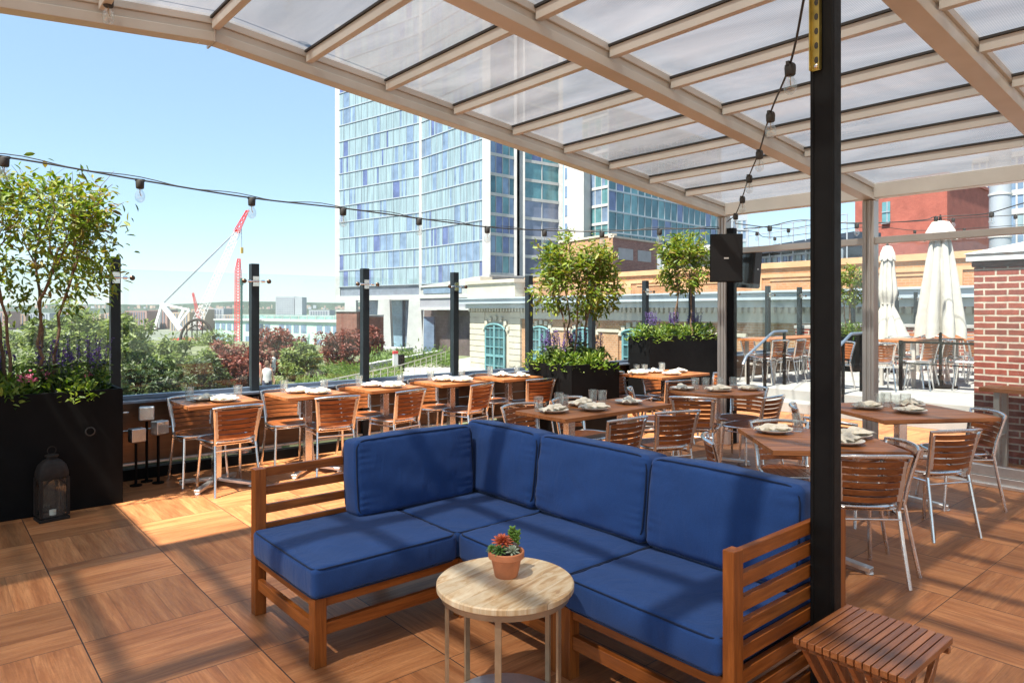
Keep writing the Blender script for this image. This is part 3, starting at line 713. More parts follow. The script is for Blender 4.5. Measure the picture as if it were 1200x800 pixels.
for t in range(2, int(LM), 4):
    m.wall(mp(4 + t), mp(4.5 + t), 2.2, 3.0, .2, -.84); m.wall(mp(4.9 + t), mp(7.6 + t), 2.35, 2.42, .2, -.86); m.wall(mp(4.9 + t), mp(7.6 + t), 2.8, 2.87, .2, -.86)
lbuild(m, 'attic_trim', mottled('ochre_trim', (.46, .27, .14), .15, 1.5, .8), mk, smooth=0)
m = MB(); m.wall(mp(-.1), mp(5.5), 2.36, 3.3, 2.4, .3); m.wall(mp(-.2), mp(5.6), 3.3, 3.52, 2.6, .42); m.wall(mp(.3), mp(1.5), 3.52, 3.8, 1, .3)
lbuild(m, 'corner_block', cream_st, mk, smooth=0)
m = MB()
z = -5.2
while z < 1.35: m.wall(mp(-.05), mp(1.8), z + .02, z + .36, .3, .14); m.wall(mp(4.6), mp(5.85), z + .02, z + .36, .3, .14); z += .39
m.wall(mp(0), mp(5.8), -5.2, 1.4, .3, .10); lbuild(m, 'rusticated_corner', cream_st, mk, smooth=0)
def arched_window(t0, w, z0, z1, off=.0):
    p = MB(); d = (MZ - MA).normalized(); n = (mp(0, 1) - mp(0)).normalized()
    pts = []
    for k in range(9):
        a = math.pi * k / 8; pts.append((t0 + w / 2 - w / 2 * math.cos(a), z1 + math.sin(a) * w * .16))
    out = [(t0, z0)] + pts + [(t0 + w, z0)]
    vs = [mp(t, .13 + off) + Vector((0, 0, z)) for t, z in out]
    p.add(vs, [tuple(range(len(vs)))]); wn = lbuild(p, 'window', g_teal, mk, smooth=0)
    f = MB(); fo = .19 + off
    def fb(a0, a1, zz0, zz1, o=0): f.wall(mp(a0), mp(a1), zz0, zz1, .08, fo + o)
    fb(t0, t0 + .14, z0, z1); fb(t0 + w - .14, t0 + w, z0, z1); fb(t0 + w / 2 - .09, t0 + w / 2 + .09, z0, z1 + w * .13, .03)
    zz = z0
    while zz < z1 + .1:
        fb(t0 + .14, t0 + w - .14, zz, zz + (.16 if abs(zz - z0) < .1 or abs(zz - (z0 + z1) / 2) < .35 else .06), .01); zz += .62
    for c in (.27, .73): fb(t0 + w * c - .03, t0 + w * c + .03, z0, z1 + .15, -.01)
    f.tube([mp(t, .2 + off) + Vector((0, 0, z)) for t, z in pts], .07, 5)
    lbuild(f, 'window_frame', teal_f, mk, smooth=0)
    h = MB()
    for k in range(7):
        a = math.pi * (k + .5) / 7; c = (t0 + w / 2 - (w * .62) * math.cos(a), z1 - .1 + math.sin(a) * w * .36)
        h.wall(mp(c[0] - .13), mp(c[0] + .13), c[1] - .1, c[1] + .16, .1, .135 + off)
    lbuild(h, 'arch_stones', cream_st, mk, smooth=0)
arched_window(2.05, 2.3, -3.4, .25, .1)
t = 7.05; k = 0
while t < 21:
    arched_window(t, 1.75, -3.4, .25); 
    m = MB(); m.wall(mp(t + .5), mp(t + 1.25), .92, 1.38, .1, .09); lbuild(m, 'brick_keystone', pink_brick, mk, smooth=0)
    m = MB(); m.wall(mp(t + 2.1), mp(t + 3.55), -3.8, .35, .2, .1); m2 = MB(); m2.wall(mp(t + 2.0), mp(t + 3.65), .36, .52, .25, .16)
    lbuild(m, 'pilaster', tan_brick, mk, smooth=0); lbuild(m2, 'pilaster_capital', cream_st, mk, smooth=0)
    t += 3.9
# white awning, rooftop bulkhead
bh = empty('brick_bulkhead', CP(718, 66, STREET), 0, 'square weathered brick rooftop bulkhead above the market building', 'rooftop block')
P1, P2, P3 = CP(655, 74), CP(718, 66), CP(776, 73)
m = MB(); m.slab([(P1.x, P1.y), (P2.x, P2.y), (P2.x + FW.x * 12, P2.y + FW.y * 12), (P1.x + FW.x * 8, P1.y + FW.y * 8)], STREET, 8.6)
lbuild(m, 'side_wall', tan_brick, bh, smooth=0)
m = MB(); m.slab([(P2.x, P2.y), (P3.x, P3.y), (P3.x + FW.x * 5, P3.y + FW.y * 5), (P2.x + FW.x * 11.5, P2.y + FW.y * 11.5)], STREET, 8.4)
lbuild(m, 'front_wall', pink_brick, bh, smooth=0)
m = MB(); m.wall(P1, P2, 8.61, 8.8, .6, .1); m.wall(P2, P3, 8.41, 8.6, .6, .1); lbuild(m, 'coping', cream_st, bh, smooth=0)
m = MB()
for u0, u1 in ((.1, .38), (.48, .75)): m.wall(P2.lerp(P3, u0), P2.lerp(P3, u1), 6.4, 7.5, .1, .05)
lbuild(m, 'patched_opening', grey_c, bh, smooth=0)
m = MB(); t = P2.lerp(P3, .93); m.tube([t - FW * .5 + Vector((0, 0, z)) for z in (1.5, 7.4)], .35, 10); lbuild(m, 'vent_pipe', frame_w, bh)
sh = empty('roof_shed', CP(800, 60, STREET), 0, 'pale roof shed with a dark doorway half hidden by the far potted tree', 'shed')
m = MB(); m.wall(CP(776, 60), CP(835, 57), STREET, 6.4, 5, 0); lbuild(m, 'wall', grey_c, sh, smooth=0)
m = MB(); m.wall(CP(776, 59.5), CP(835, 56.5), 6.42, 6.8, 6, .4); lbuild(m, 'roof', white_c, sh, smooth=0)
m = MB(); m.wall(CP(779, 59.7), CP(790, 59), 2.5, 5.8, .2, .1); lbuild(m, 'doorway', dark_void, sh, smooth=0)

# steel roofed hall behind the market building
hall = empty('steel_hall', CP(920, 52, STREET), 0, 'long hall with a dark curved steel roof above a strip of blue glazing', 'hall')
hm = mottled('dark_blue_steel_roof', (.055, .07, .095), .25, .5, .45, .4)
p, q = CP(872, 56), CP(985, 47)
m = MB(); m.wall(p, q, 3.4, 5.9, 3, 0); lbuild(m, 'core_wall', dark_void, hall, smooth=0)
facade(hall, p - FW * .1, q - FW * .1, 3.2, 5.6, 1, 16, [g_mid, g_dark, g_pale], [.5, .3, .2], frame_w, .15, 1, 22, .12)
m = MB(); m.wall(p, q, 5.85, 6.3, 4, .7, zq=6.45); m.wall(p, q, 6.32, 6.6, 2.5, -1.2, zq=6.9); lbuild(m, 'roof', hm, hall, smooth=0)
m = MB()
for k in range(9):
    c = p.lerp(q, k / 8) - FW * .9; m.tube([c + Vector((0, 0, 2.8)), c + Vector((0, 0, 7.9))], .05, 5)
for z in (7.4, 7.9): m.tube([p - FW * .9 + Vector((0, 0, z)), q - FW * .9 + Vector((0, 0, z))], .035, 5)
lbuild(m, 'roof_railing', frame_w, hall, smooth=0)

# red building
red = brickmat('painted_red_brick', (.30, .088, .062), (.27, .075, .053), (.25, .075, .057), .3, .1, .008, .15, var=.12)
rb = empty('red_building', CP(1108, 52, STREET), 0, 'plain brick red building with one small window behind the closed parasols', 'building')
P1, P2, P3 = CP(1002, 58), CP(1110, 52), CP(1163, 60); P4, P5 = CP(1166, 69), CP(1003, 67)
m = MB(); m.slab([(P1.x, P1.y), (P2.x, P2.y), (P3.x, P3.y), (P4.x, P4.y), (P5.x, P5.y)], STREET, 11.6); lbuild(m, 'wall', red, rb, smooth=0)
for u, z in ((.32, 8.6), (.32, 3.6), (.8, 14)):
    if z > 11: continue
    a, b = P1.lerp(P2, u), P1.lerp(P2, u + .09); m = MB(); m.wall(a, b, z, z + 1.6, .2, .05); w = lbuild(m, 'window', g_teal2, rb, smooth=0)
    m = MB(); m.wall(a, b, z - .15, z - .02, .3, .2); m.wall(a, b, z + .76, z + .82, .1, .12); c = a.lerp(b, .5); m.wall(c - RT * .04, c + RT * .04, z, z + 1.6, .1, .13)
    w2 = lbuild(m, 'window_frame', frame_w, rb, smooth=0)
m = MB(); m.wall(P1, P2, 11.62, 11.85, .6, .12); m.wall(P2, P3, 11.62, 11.85, .6, .12); lbuild(m, 'coping', red, rb, smooth=0)
m = MB()
fl = empty('steel_flue', CP(1172, 46, STREET), 0, 'fat pale blue steel flue rising beside the red building', 'flue')
m.tube([CP(1172, 46, z) for z in (STREET, 9, 12.5)], .62, 20); lbuild(m, 'shaft', frame_w, fl)
m = MB()
for z in (3.5, 6.3, 9.1): m.tube([CP(1172, 46, z), CP(1172, 46, z + .12)], .67, 20)
lbuild(m, 'band', white_c, fl)
gb = empty('far_glass_block', CP(1195, 90, STREET), 0, 'banded pale glass block behind the steel flue at the right edge', 'building')
facade(gb, CP(1140, 96), CP(1290, 84), 2, 22, 8, 16, [g_mid, g_pale, g_dark], [.5, .3, .2], white_c, .7, 1, 31, .2)
m = MB(); m.wall(CP(1140, 97), CP(1290, 85), STREET, 22.2, 12, 0); lbuild(m, 'core_wall', dark_void, gb, smooth=0)

# low green glass building, chimneys, far blocks
gg = empty('green_pavilion', CP(330, 165, STREET), 0, 'long low pale green building with ribbon windows and a terrace on its roof', 'building')
mint = mottled('mint_cladding', (.40, .55, .48), .08, .3, .6)
p, q = CP(252, 190), CP(420, 150)
m = MB(); m.wall(p, q, STREET, -1.3, 30, 0); lbuild(m, 'wall', mint, gg, smooth=0)
m = MB(); m.wall(p, q, -1.28, -.9, 32, .5); lbuild(m, 'coping', white_c, gg, smooth=0)
d = q - p
for zz, n in ((-3.9, 20), (-7.1, 20)):
    for k in range(n):
        if k % 5 == 4: continue
        a, b = p + d * (k + .12) / n, p + d * (k + .82) / n
        m = MB(); m.wall(a, b, zz, zz + 1.9, .3, .06); lbuild(m, 'window', g_mid, gg, smooth=0)
m = MB(); m.wall(p + FW * 12, q + FW * 12, -.9, .2, .3, 0); lbuild(m, 'roof_screen', mottled('green_mesh_screen', (.16, .27, .25), .3, .3, .8), gg, smooth=0)
m = MB()
for k in range(18): c = p.lerp(q, (k + .5) / 18); m.tube([c + Vector((0, 0, -.9)), c + Vector((0, 0, .1))], .09, 5)
m.tube([p + Vector((0, 0, .1)), q + Vector((0, 0, .1))], .06, 5); lbuild(m, 'roof_railing', grey_c, gg, smooth=0)

dk_brick = brickmat('dark_red_brick', (.26, .10, .07), (.20, .075, .055), (.24, .16, .12), .4, .15, .012, .2)
for px0, px1, d, zt, lab in ((394, 418, 92, 1.3, 'broad dark red brick stack below the left end of the hotel'), (420, 432, 96, .6, 'narrow dark red brick stack right beside the broad one')):
    e = empty('brick_stack', CP(px0, d, STREET), 0, lab, 'brick stack')
    m = MB(); m.wall(CP(px0, d), CP(px1, d - 1), STREET, zt, 3, 0); lbuild(m, 'wall', dk_brick, e, smooth=0)
    m = MB(); m.wall(CP(px0, d), CP(px1, d - 1), zt + .02, zt + .25, 3.2, .15); lbuild(m, 'coping', grey_c, e, smooth=0)
    m = MB(); m.wall(CP(px0 + 3, d), CP(px0 + 8, d - .2), zt - 3.4, zt - 1.2, .2, .04); lbuild(m, 'opening', dark_void, e, smooth=0)

rnd = random.Random(8)
far_cols = [mottled('far_tan_brick', (.34, .25, .20), .15, .05, .9), mottled('far_rose_brick', (.34, .22, .20), .15, .05, .9), mottled('far_grey_block', (.33, .35, .38), .1, .05, .9), mottled('far_ochre_brick', (.42, .32, .24), .15, .05, .9)]
far_win = mottled('far_window_strip', (.18, .20, .25), .2, .1, .5)
blocks = [(-60, -28, 0, 3), (-25, 5, 1, 4), (8, 30, 0, 2), (34, 58, 2, 3), (62, 92, 1, 3), (96, 118, 3, 2), (122, 140, 0, 3), (146, 172, 1, 4.5), (174, 196, 1, 5), (199, 222, 3, 3.5), (224, 240, 3, 5.5), (240, 262, 2, 6), (262, 286, 0, 2), (290, 312, 2, 1), (362, 386, 2, 5)]
ORDI = 'first second third fourth fifth sixth seventh eighth ninth tenth eleventh twelfth thirteenth fourteenth fifteenth'.split()
names = ['tan', 'rose', 'slate grey', 'ochre']
for i, (a, b, ci, zt) in enumerate(blocks):
    d = 350 + 15 * (i % 3)
    e = empty('apartment_block', CP(a, d, STREET), 0, f'small {names[ci]} apartment block far across the river, ' + (ORDI[i] + ' from the left'), 'apartment block', 'apartment blocks across the river')
    m = MB(); m.wall(CP(a, d), CP(b, d), -9, zt * .75 - 2.3, 12, 0); lbuild(m, 'wall', far_cols[ci], e, smooth=0)
    m = MB(); n = int((b - a) / 3.2)
    for k in range(n):
        x = a + 2 + (b - a - 3) * k / n; m.wall(CP(x, d), CP(x + 1.1, d), -9, zt * .75 - 2.9, .3, .2)
    lbuild(m, 'window_column', far_win, e, smooth=0)
e = empty('slab_tower_block', CP(338, 900, STREET), 0, 'wide grey slab tower standing alone on the far skyline', 'apartment block')
m = MB(); m.wall(CP(323, 900), CP(345, 900), -10, 18.5, 20, 0); m.wall(CP(345.3, 896), CP(354, 896), -10, 18, 20, 0); lbuild(m, 'wall', far_cols[2], e, smooth=0)
facade(e, CP(324, 899), CP(344, 899), -5, 17, 8, 10, [far_win], [1], far_cols[2], 1.5, 1, 41, 1.0)

rnd = random.Random(77); m = MB()
for k in range(260):
    px = rnd.uniform(-60, 560); d = rnd.uniform(1750, 2450); z0 = -6 + (d - 1700) * .028; w = rnd.uniform(1.5, 6); h = rnd.uniform(1.5, 6); c = CP(px, d)
    m.wall(c - RT * w, c + RT * w, z0 - 6, z0 + h, w, 0, mi=rnd.randrange(4))
prop(m.build('far_town', far_cols, smooth=0), 'scattered pale houses and blocks covering the far hillside', 'far town', kind='stuff')
rng = np.random.default_rng(78)
# cranes
crane_w = mottled('white_crane_paint', (.72, .70, .70), .05, .5, .5); crane_r = mottled('red_crane_paint', (.62, .05, .05), .1, .5, .5); crane_g = mottled('steel_cable_grey', (.30, .33, .37), .1, .5, .6)
def lattice(m, p, q, w0, w1, n, r):
    p = Vector(p); q = Vector(q); d = (q - p).normalized(); x = d.cross(FW).normalized(); y = d.cross(x)
    ring = []
    for i in range(n + 1):
        c = p.lerp(q, i / n); w = lerp(w0, w1, i / n) / 2
        ring.append([c + x * w * a + y * w * b for a, b in ((-1, -1), (1, -1), (1, 1), (-1, 1))])
    for k in range(4): m.tube([rg[k] for rg in ring], r, 4)
    for i in range(n):
        for k in range(4):
            m.tube([ring[i][k], ring[i + 1][(k + 1) % 4]], r * .6, 4); m.tube([ring[i][k], ring[i][(k + 1) % 4]], r * .6, 4)
def cz(px, py, d): return CP(px, d, CAM_H - (py - 363) * d / FPX)
D1 = 150
cr = empty('crawler_crane', CP(232, D1, STREET), 0, 'large crawler crane with a white lattice boom, red tip and white mast', 'crane')
m = MB(); lattice(m, cz(228, 384, D1), cz(279, 270, D1), 1.6, 1.0, 24, .05); lbuild(m, 'boom', crane_w, cr, smooth=0)
m = MB(); lattice(m, cz(277, 272, D1), cz(290, 247, D1), .9, .4, 5, .08); m.bar(cz(276.5, 270, D1), cz(281, 272, D1), .5, .5); m.bar(cz(288, 248, D1), cz(292, 247, D1), .4, .4); lbuild(m, 'boom_tip', crane_r, cr, smooth=0)
m = MB(); m.bar(cz(190, 356, D1), cz(212, 386, D1), .9, .9); m.bar(cz(190, 356, D1), cz(181, 386, D1), .5, .5); m.bar(cz(190, 356, D1), cz(186, 384, D1), .3, .3)
m.bar(cz(190, 356, D1), cz(222, 363, D1), .4, .4); m.bar(cz(222, 363, D1), cz(206, 384, D1), .4, .4); m.bar(cz(216, 361, D1), cz(206, 382, D1), .5, .5); lbuild(m, 'mast', crane_w, cr, smooth=0)
m = MB()
for o in (0, 1.2): m.tube([cz(190 + o, 356, D1), cz(275 + o, 272, D1)], .10, 4)
for o in (0, 2): m.tube([cz(283, 268, D1), cz(283.5, 296, D1)], .06, 4)
lbuild(m, 'cable', crane_g, cr, smooth=0)
m = MB(); m.bar(cz(283.5, 290, D1), cz(283.5, 297, D1), .5, .5); lbuild(m, 'hook_block', mottled('yellow_hook', (.5, .35, .1), .2, 1, .6), cr, smooth=0)
m = MB(); m.wall(CP(200, D1), CP(222, D1), STREET, -4.6, 5, 0); lbuild(m, 'cab', crane_r, cr, smooth=0)
t = empty('lattice_mast', CP(279, 170, STREET), 0, 'upright red lattice piling mast with a dark green hammer, right of the crane', 'crane')
m = MB(); lattice(m, cz(279, 404, 170), cz(279, 316, 170), 1.2, 1.1, 26, .085); lattice(m, cz(279, 316, 170), cz(280, 303, 170), 1.0, .5, 4, .085); lbuild(m, 'mast', crane_r, t, smooth=0)
m = MB(); m.bar(cz(283, 400, 169), cz(283, 326, 169), .4, .4); m.bar(cz(283, 334, 168), cz(283, 326, 168), .7, .7); lbuild(m, 'hammer', mottled('dark_green_paint', (.04, .12, .10), .2, 1, .6), t, smooth=0)
t = empty('small_crane', CP(232, 260, STREET), 0, 'small distant red lattice crane leaning left between the big boom and its mast', 'crane')
m = MB(); lattice(m, cz(236, 385, 260), cz(226, 343, 260), 1.2, .6, 9, .07); m.bar(cz(226, 343, 260), cz(229, 358, 260), .2, .2); lbuild(m, 'boom', crane_r, t, smooth=0)

# black steel arch of the pier head
ar = empty('steel_arch', CP(231, 110, STREET), 0, 'rusty black steel arch rising above the park trees', 'arch')
am = mottled('rusted_black_steel', (.035, .025, .022), .3, .5, .8)
m = MB(); pts = [CP(231 + 20.5 * math.cos(a), 110, -4.0 + 4.0 * math.sin(a)) for a in [math.pi * k / 16 for k in range(17)]]
m.tube(pts, .22, 6); pts2 = [CP(231 + 16.5 * math.cos(a), 110, -4.0 + 3.1 * math.sin(a)) for a in [math.pi * k / 16 for k in range(17)]]; m.tube(pts2, .1, 5)
lbuild(m, 'arch_rib', am, ar)
for px in (213, 219, 225, 231, 237, 243, 249):
    m = MB(); h = math.sqrt(max(0, 1 - ((px - 231) / 20.5) ** 2)) * 4.0 - 4.0; m.bar(CP(px, 110, STREET), CP(px, 110, h), .16, .16); lbuild(m, 'upright', am, ar, smooth=0)
m = MB(); m.bar(CP(211, 110, -4.0), CP(251, 110, -4.0), .3, .3); m.bar(CP(211, 110, -6), CP(251, 110, -6), .2, .2); lbuild(m, 'tie_beam', am, ar, smooth=0)

hm_, N, L, P = newmat('summer_haze'); N.remove(P)
pv = N.new('ShaderNodeVolumePrincipled'); pv.inputs['Color'].default_value = (.86, .93, 1, 1); pv.inputs['Density'].default_value = .00006; pv.inputs['Anisotropy'].default_value = .2
L.new(pv.outputs[0], N['Material Output'].inputs['Volume'])
m = MB(); m.b2(-3400, 3400, -3400, 3400, STREET - 2.5, 64); prop(m.build('haze', hm_, smooth=0), 'thin pale summer haze over the whole place', 'haze', kind='stuff')
# ------------------------------------------------------------------ vegetation
def leaf_mesh(name, mat, P, size, rs, parent=None, aspect=.42, droop=.5, normals=None):
    """P: n x 3 leaf base positions; each leaf a folded six-sided blade"""
    n = len(P); rng = np.random.default_rng(rs)
    az = rng.uniform(0, 2 * math.pi, n); el = rng.normal(-droop * .4, .55, n)
    d = np.stack([np.cos(az) * np.cos(el), np.sin(az) * np.cos(el), np.sin(el)], 1)
    if normals is not None:
        d = d + normals * 0.9; d /= np.linalg.norm(d, axis=1, keepdims=True)
    up = np.tile(np.array([0, 0, 1.0]), (n, 1)) + rng.normal(0, .45, (n, 3))
    s = np.cross(d, up); s /= np.linalg.norm(s, axis=1, keepdims=True) + 1e-9
    nn = np.cross(s, d)
    L_ = (size * rng.uniform(.65, 1.25, n))[:, None]; W = L_ * aspect
    base = P
    pts = np.stack([base, base + d * L_ * .3 + s * W * .42 + nn * L_ * .06, base + d * L_ * .68 + s * W * .38 + nn * L_ * .04, base + d * L_ - nn * L_ * .10,
                    base + d * L_ * .68 - s * W * .38 + nn * L_ * .04, base + d * L_ * .3 - s * W * .42 + nn * L_ * .06], 1)
    me = bpy.data.meshes.new(name)
    me.vertices.add(n * 6); me.vertices.foreach_set('co', pts.astype(np.float32).ravel())
    ii = np.arange(n)[:, None] * 6
    fa = np.concatenate([ii + np.array([0, 1, 2, 3]), ii + np.array([0, 3, 4, 5])], 1).ravel()
    me.loops.add(n * 8); me.loops.foreach_set('vertex_index', fa.astype(np.int32))
    me.polygons.add(n * 2); me.polygons.foreach_set('loop_start', (np.arange(n * 2) * 4).astype(np.int32)); me.polygons.foreach_set('loop_total', np.full(n * 2, 4, np.int32))
    me.materials.append(mat); me.update(); me.validate()
    o = bpy.data.objects.new(name, me); COL.objects.link(o)
    if parent: o.parent = parent
    return o

def grow(rnd, p, d, length, rad, depth, segs, tips, spread=.55, up=.12):
    """branching skeleton: segs gets tube paths, tips gets twig points"""
    n = 4; pts = [p]; c = p
    for i in range(n):
        d = (d + Vector((rnd.gauss(0, .13), rnd.gauss(0, .13), rnd.gauss(0, .08) + up))).normalized(); c = c + d * length / n; pts.append(c)
        if depth <= 1: tips.append(c)
    segs.append((pts, [rad * (1 - .45 * i / n) for i in range(n + 1)]))
    if depth == 0: return
    for k in range(rnd.choice((2, 3, 3))):
        a = rnd.uniform(0, 2 * math.pi); s = rnd.uniform(.35, .85) * spread * 1.6
        x = d.cross(Vector((0, 0, 1)) if abs(d.z) < .95 else Vector((1, 0, 0))).normalized(); y = d.cross(x)
        nd = (d + (x * math.cos(a) + y * math.sin(a)) * s).normalized()
        grow(rnd, pts[rnd.choice((2, 3, 4, 4))], nd, length * rnd.uniform(.62, .85), rad * .58, depth - 1, segs, tips, spread, up)

def potted_tree(name, loc, h, rc, zc, stems, nleaf, lsize, seed, label, group=None, mat='leaf', foot=.22, lowf=.85):
    """multi-stemmed small tree; h total height, crown radius rc centred at height zc above loc"""
    rnd = random.Random(seed); t = empty(name, loc, 0, label, 'tree', group)
    crown_lo = zc - rc * .62; tips = []
    for s in range(stems):
        a = 2 * math.pi * s / stems + rnd.uniform(-.4, .4); r0 = foot * rnd.uniform(.5, 1)
        p = Vector((math.cos(a) * r0, math.sin(a) * r0 * .6, 0)); segs = []
        q = Vector((math.cos(a) * (rc * .28), math.sin(a) * rc * .28, crown_lo))
        n = 7; pts = [p.lerp(q, i / n) + Vector((rnd.gauss(0, .010), rnd.gauss(0, .010), 0)) for i in range(n + 1)]; pts[0] = p
        segs.append((pts, [.015 * (1 - .3 * i / n) for i in range(n + 1)]))
        grow(rnd, pts[-1], (q - p + Vector((math.cos(a), math.sin(a), 0)) * .25).normalized(), rc * .62, .0125, 3, segs, tips, .62)
        m = MB()
        for pp, rr in segs: m.tube(pp, rr, 6 if rr[0] > .008 else 4)
        m.build('stem', M['bark'], t)
    top = h - zc
    def sq(p):
        v = Vector((p.x / rc, p.y / rc, (p.z - zc) / (top if p.z > zc else rc * 1.0))); return v
    T = []
    for p in tips:
        v = sq(p); L_ = v.length
        if L_ > 1.05: v = v * (rnd.uniform(.75, 1.02) / L_)
        T.append((v.x * rc, v.y * rc, zc + v.z * (top if v.z > 0 else rc * lowf * .8)))
    T = np.array(T); rng = np.random.default_rng(seed)
    # extra clumps that fill the crown unevenly
    K = 90; u = rng.normal(size=(K, 3)); u /= np.linalg.norm(u, axis=1, keepdims=True); u *= (rng.uniform(.35, .98, K) ** .6)[:, None]
    E = np.stack([u[:, 0] * rc, u[:, 1] * rc, zc + np.where(u[:, 2] > 0, u[:, 2] * top, u[:, 2] * rc * lowf)], 1)
    A = np.concatenate([T, E]); nleaf = int(nleaf * 1.15); idx = np.where(rng.random(nleaf) < .3, rng.integers(0, len(T), nleaf), len(T) + rng.integers(0, K, nleaf))
    P = A[idx] + rng.normal(0, rc * .095, (nleaf, 3))
    # a few long shoots
    for k in range(14):
        a = rnd.uniform(0, 6.28); c = np.array([math.cos(a) * rc * .5, math.sin(a) * rc * .5, zc + top * rnd.uniform(.1, .6)])
        e = c + np.array([math.cos(a) * rc * .5, math.sin(a) * rc * .5, top * .38]) * rnd.uniform(.6, 1.0)
        f = np.linspace(0, 1, 16)[:, None]; P = np.concatenate([P, c + (e - c) * f + rng.normal(0, .014, (16, 3))])
        m = MB(); m.tube([Vector(c), Vector((c + e) / 2) + Vector((0, 0, -.01)), Vector(e)], [.005, .004, .002], 4); m.build('shoot', M['bark'], t)
    cen = np.array([0, 0, zc]); nr = (P - cen) / (np.linalg.norm(P - cen, axis=1, keepdims=True) + 1e-6)
    leaf_mesh('crown', M[mat], P, lsize, seed, t, normals=nr * .6)
    return t

def planter(loc, rz, w, d, h, label, group='black planter boxes'):
    e = empty('planter_box', loc, rz, label, 'planter', group)
    m = MB(); t = .03
    m.b2(-w / 2, w / 2, -d / 2, -d / 2 + t, 0, h); m.b2(-w / 2, w / 2, d / 2 - t, d / 2, 0, h)
    m.b2(-w / 2, -w / 2 + t, -d / 2 + t + .0005, d / 2 - t - .0005, 0, h - .0006); m.b2(w / 2 - t, w / 2, -d / 2 + t + .0005, d / 2 - t - .0005, 0, h - .0006)
    m.build('box', M['black'], e, bevel=.004)
    m = MB(); m.b2(-w / 2 + t, w / 2 - t, -d / 2 + t, d / 2 - t, h - .12, h - .05); m.build('soil', M['soil'], e, smooth=0)
    return e
def bedding(loc, w, d, hh, n, seed, label, fl=True):
    """low leafy planting: uncountable"""
    rng = np.random.default_rng(seed)
    K = int(40 * w); cx = rng.uniform(-w / 2, w / 2, K); cy = rng.uniform(-d / 2, d / 2, K); cr_ = rng.uniform(.07, .14, K); ch = rng.uniform(.5, 1.0, K) * hh
    i = rng.integers(0, K, n); u = rng.normal(size=(n, 3)); u /= np.linalg.norm(u, axis=1, keepdims=True); u[:, 2] = abs(u[:, 2])
    P = np.stack([cx[i] + u[:, 0] * cr_[i], cy[i] + u[:, 1] * cr_[i], u[:, 2] * ch[i]], 1)
    o = leaf_mesh('bedding_plants', M['herb'], P, .065, seed, None, .36, -.4, normals=u); o.location = loc
    prop(o, label, 'plants', kind='stuff')
    if fl:
        K = 16; P = []
        for k in range(K):
            c = np.array([rng.uniform(-w / 2, w / 2), rng.uniform(-d / 2, -d / 8), hh * rng.uniform(.75, 1.1)])
            P.append(c + rng.normal(0, .018, (22, 3)))
        o2 = leaf_mesh('pink_blossoms', M['pink'], np.concatenate(P), .024, seed + 1, o, .8)
    return o
# salvia prototype
def make_salvia():
    t = empty('salvia_plant', (0, 0, 0)); rng = np.random.default_rng(5); rnd = random.Random(5)
    st = MB(); F = []; Lf = []
    for k in range(7):
        a = rnd.uniform(0, 6.28); r = rnd.uniform(0, .05); b = Vector((math.cos(a) * r, math.sin(a) * r, 0)); e = b * rnd.uniform(1.5, 2.8) + Vector((0, 0, rnd.uniform(.26, .40)))
        st.tube([b, (b + e) / 2, e], [.003, .003, .002], 4)
        for z in np.linspace(.55, 1.02, 26): F.append(np.array(b.lerp(e, z)) + rng.normal(0, .008 * (1.5 - z), 3))
        for z in np.linspace(.05, .55, 12): Lf.append(np.array(b.lerp(e, z)) + rng.normal(0, .02, 3))
    st.build('stem', M['sage'], t); leaf_mesh('flower_spike', M['purple'], np.array(F), .021, 6, t, .7); leaf_mesh('leaves', M['sage'], np.array(Lf), .07, 7, t, .3)
    return t
salvia = make_salvia(); sal_used = [False]
def salvias(spots, where):
    rnd = random.Random(len(where))
    for i_, (x, y, z, s) in enumerate(sorted(spots)):
        o = place(salvia, sal_used, (x, y, z), rnd.uniform(0, 6.28), ORDI[i_] + ' purple flowering salvia from the left ' + where, 'flowering plant', 'salvia plants ' + where); o.scale = (s, s, s)

# left planter, its tree and flowers
planter((.20, 6.66, 0), 0, 2.1, .74, .92, 'wide black metal planter box at the left edge behind the lantern')
m = MB(); m.lathe([(.026, 0), (.036, 0), (.036, .006), (.028, .008), (.026, 0)], n=20, cap=False); m.v = [(x, -z, y) for x, y, z in m.v]
o = m.build('steel_ring_outlet', M['seal']); o.location = (1.02, 6.285, .60); prop(o, 'small round black outlet on the front of the left planter', 'outlet')
potted_tree('potted_tree', (.66, 6.68, .86), 1.86, .74, 1.20, 5, 3300, .07, 11, 'multi-stemmed young tree rising from the left planter into the string lights', foot=.2, lowf=.72)
potted_tree('potted_tree', (-.18, 6.75, .86), 1.75, .46, 1.16, 4, 1500, .07, 12, 'second young tree cut off by the left edge of the photo', foot=.2)
bedding((.20, 6.62, .84), 1.95, .6, .22, 3600, 21, 'green bedding plants with pink blossoms along the left planter')
salvias([(x, 6.55 + .28 * ((i * 7) % 3) / 2, .9, 1.05) for i, x in enumerate((-.45, -.28, .1, .22, .38, .5, .72, .84, .95, 1.05, 1.14))], 'in the left planter')
# middle planter
planter((6.17, 6.05, 0), 0, .84, .74, .905, 'square black planter box in the middle between the dining tables')
potted_tree('potted_tree', (6.22, 6.08, .84), 1.68, .55, .99, 5, 3300, .075, 13, 'bushy round-crowned young tree in the middle planter', foot=.2)
bedding((6.17, 6.02, .82), .80, .70, .24, 2600, 23, 'leafy green bedding filling the middle planter', False)
salvias([(5.86, 6.18, .9, 1), (5.9, 5.95, .92, .9), (5.95, 6.3, .9, 1.05), (6.2, 5.98, .95, 1), (6.28, 6.2, .95, 1), (6.5, 5.9, .92, .85), (6.1, 6.3, .9, 1), (6.42, 6.3, .9, .95)], 'in the middle planter')
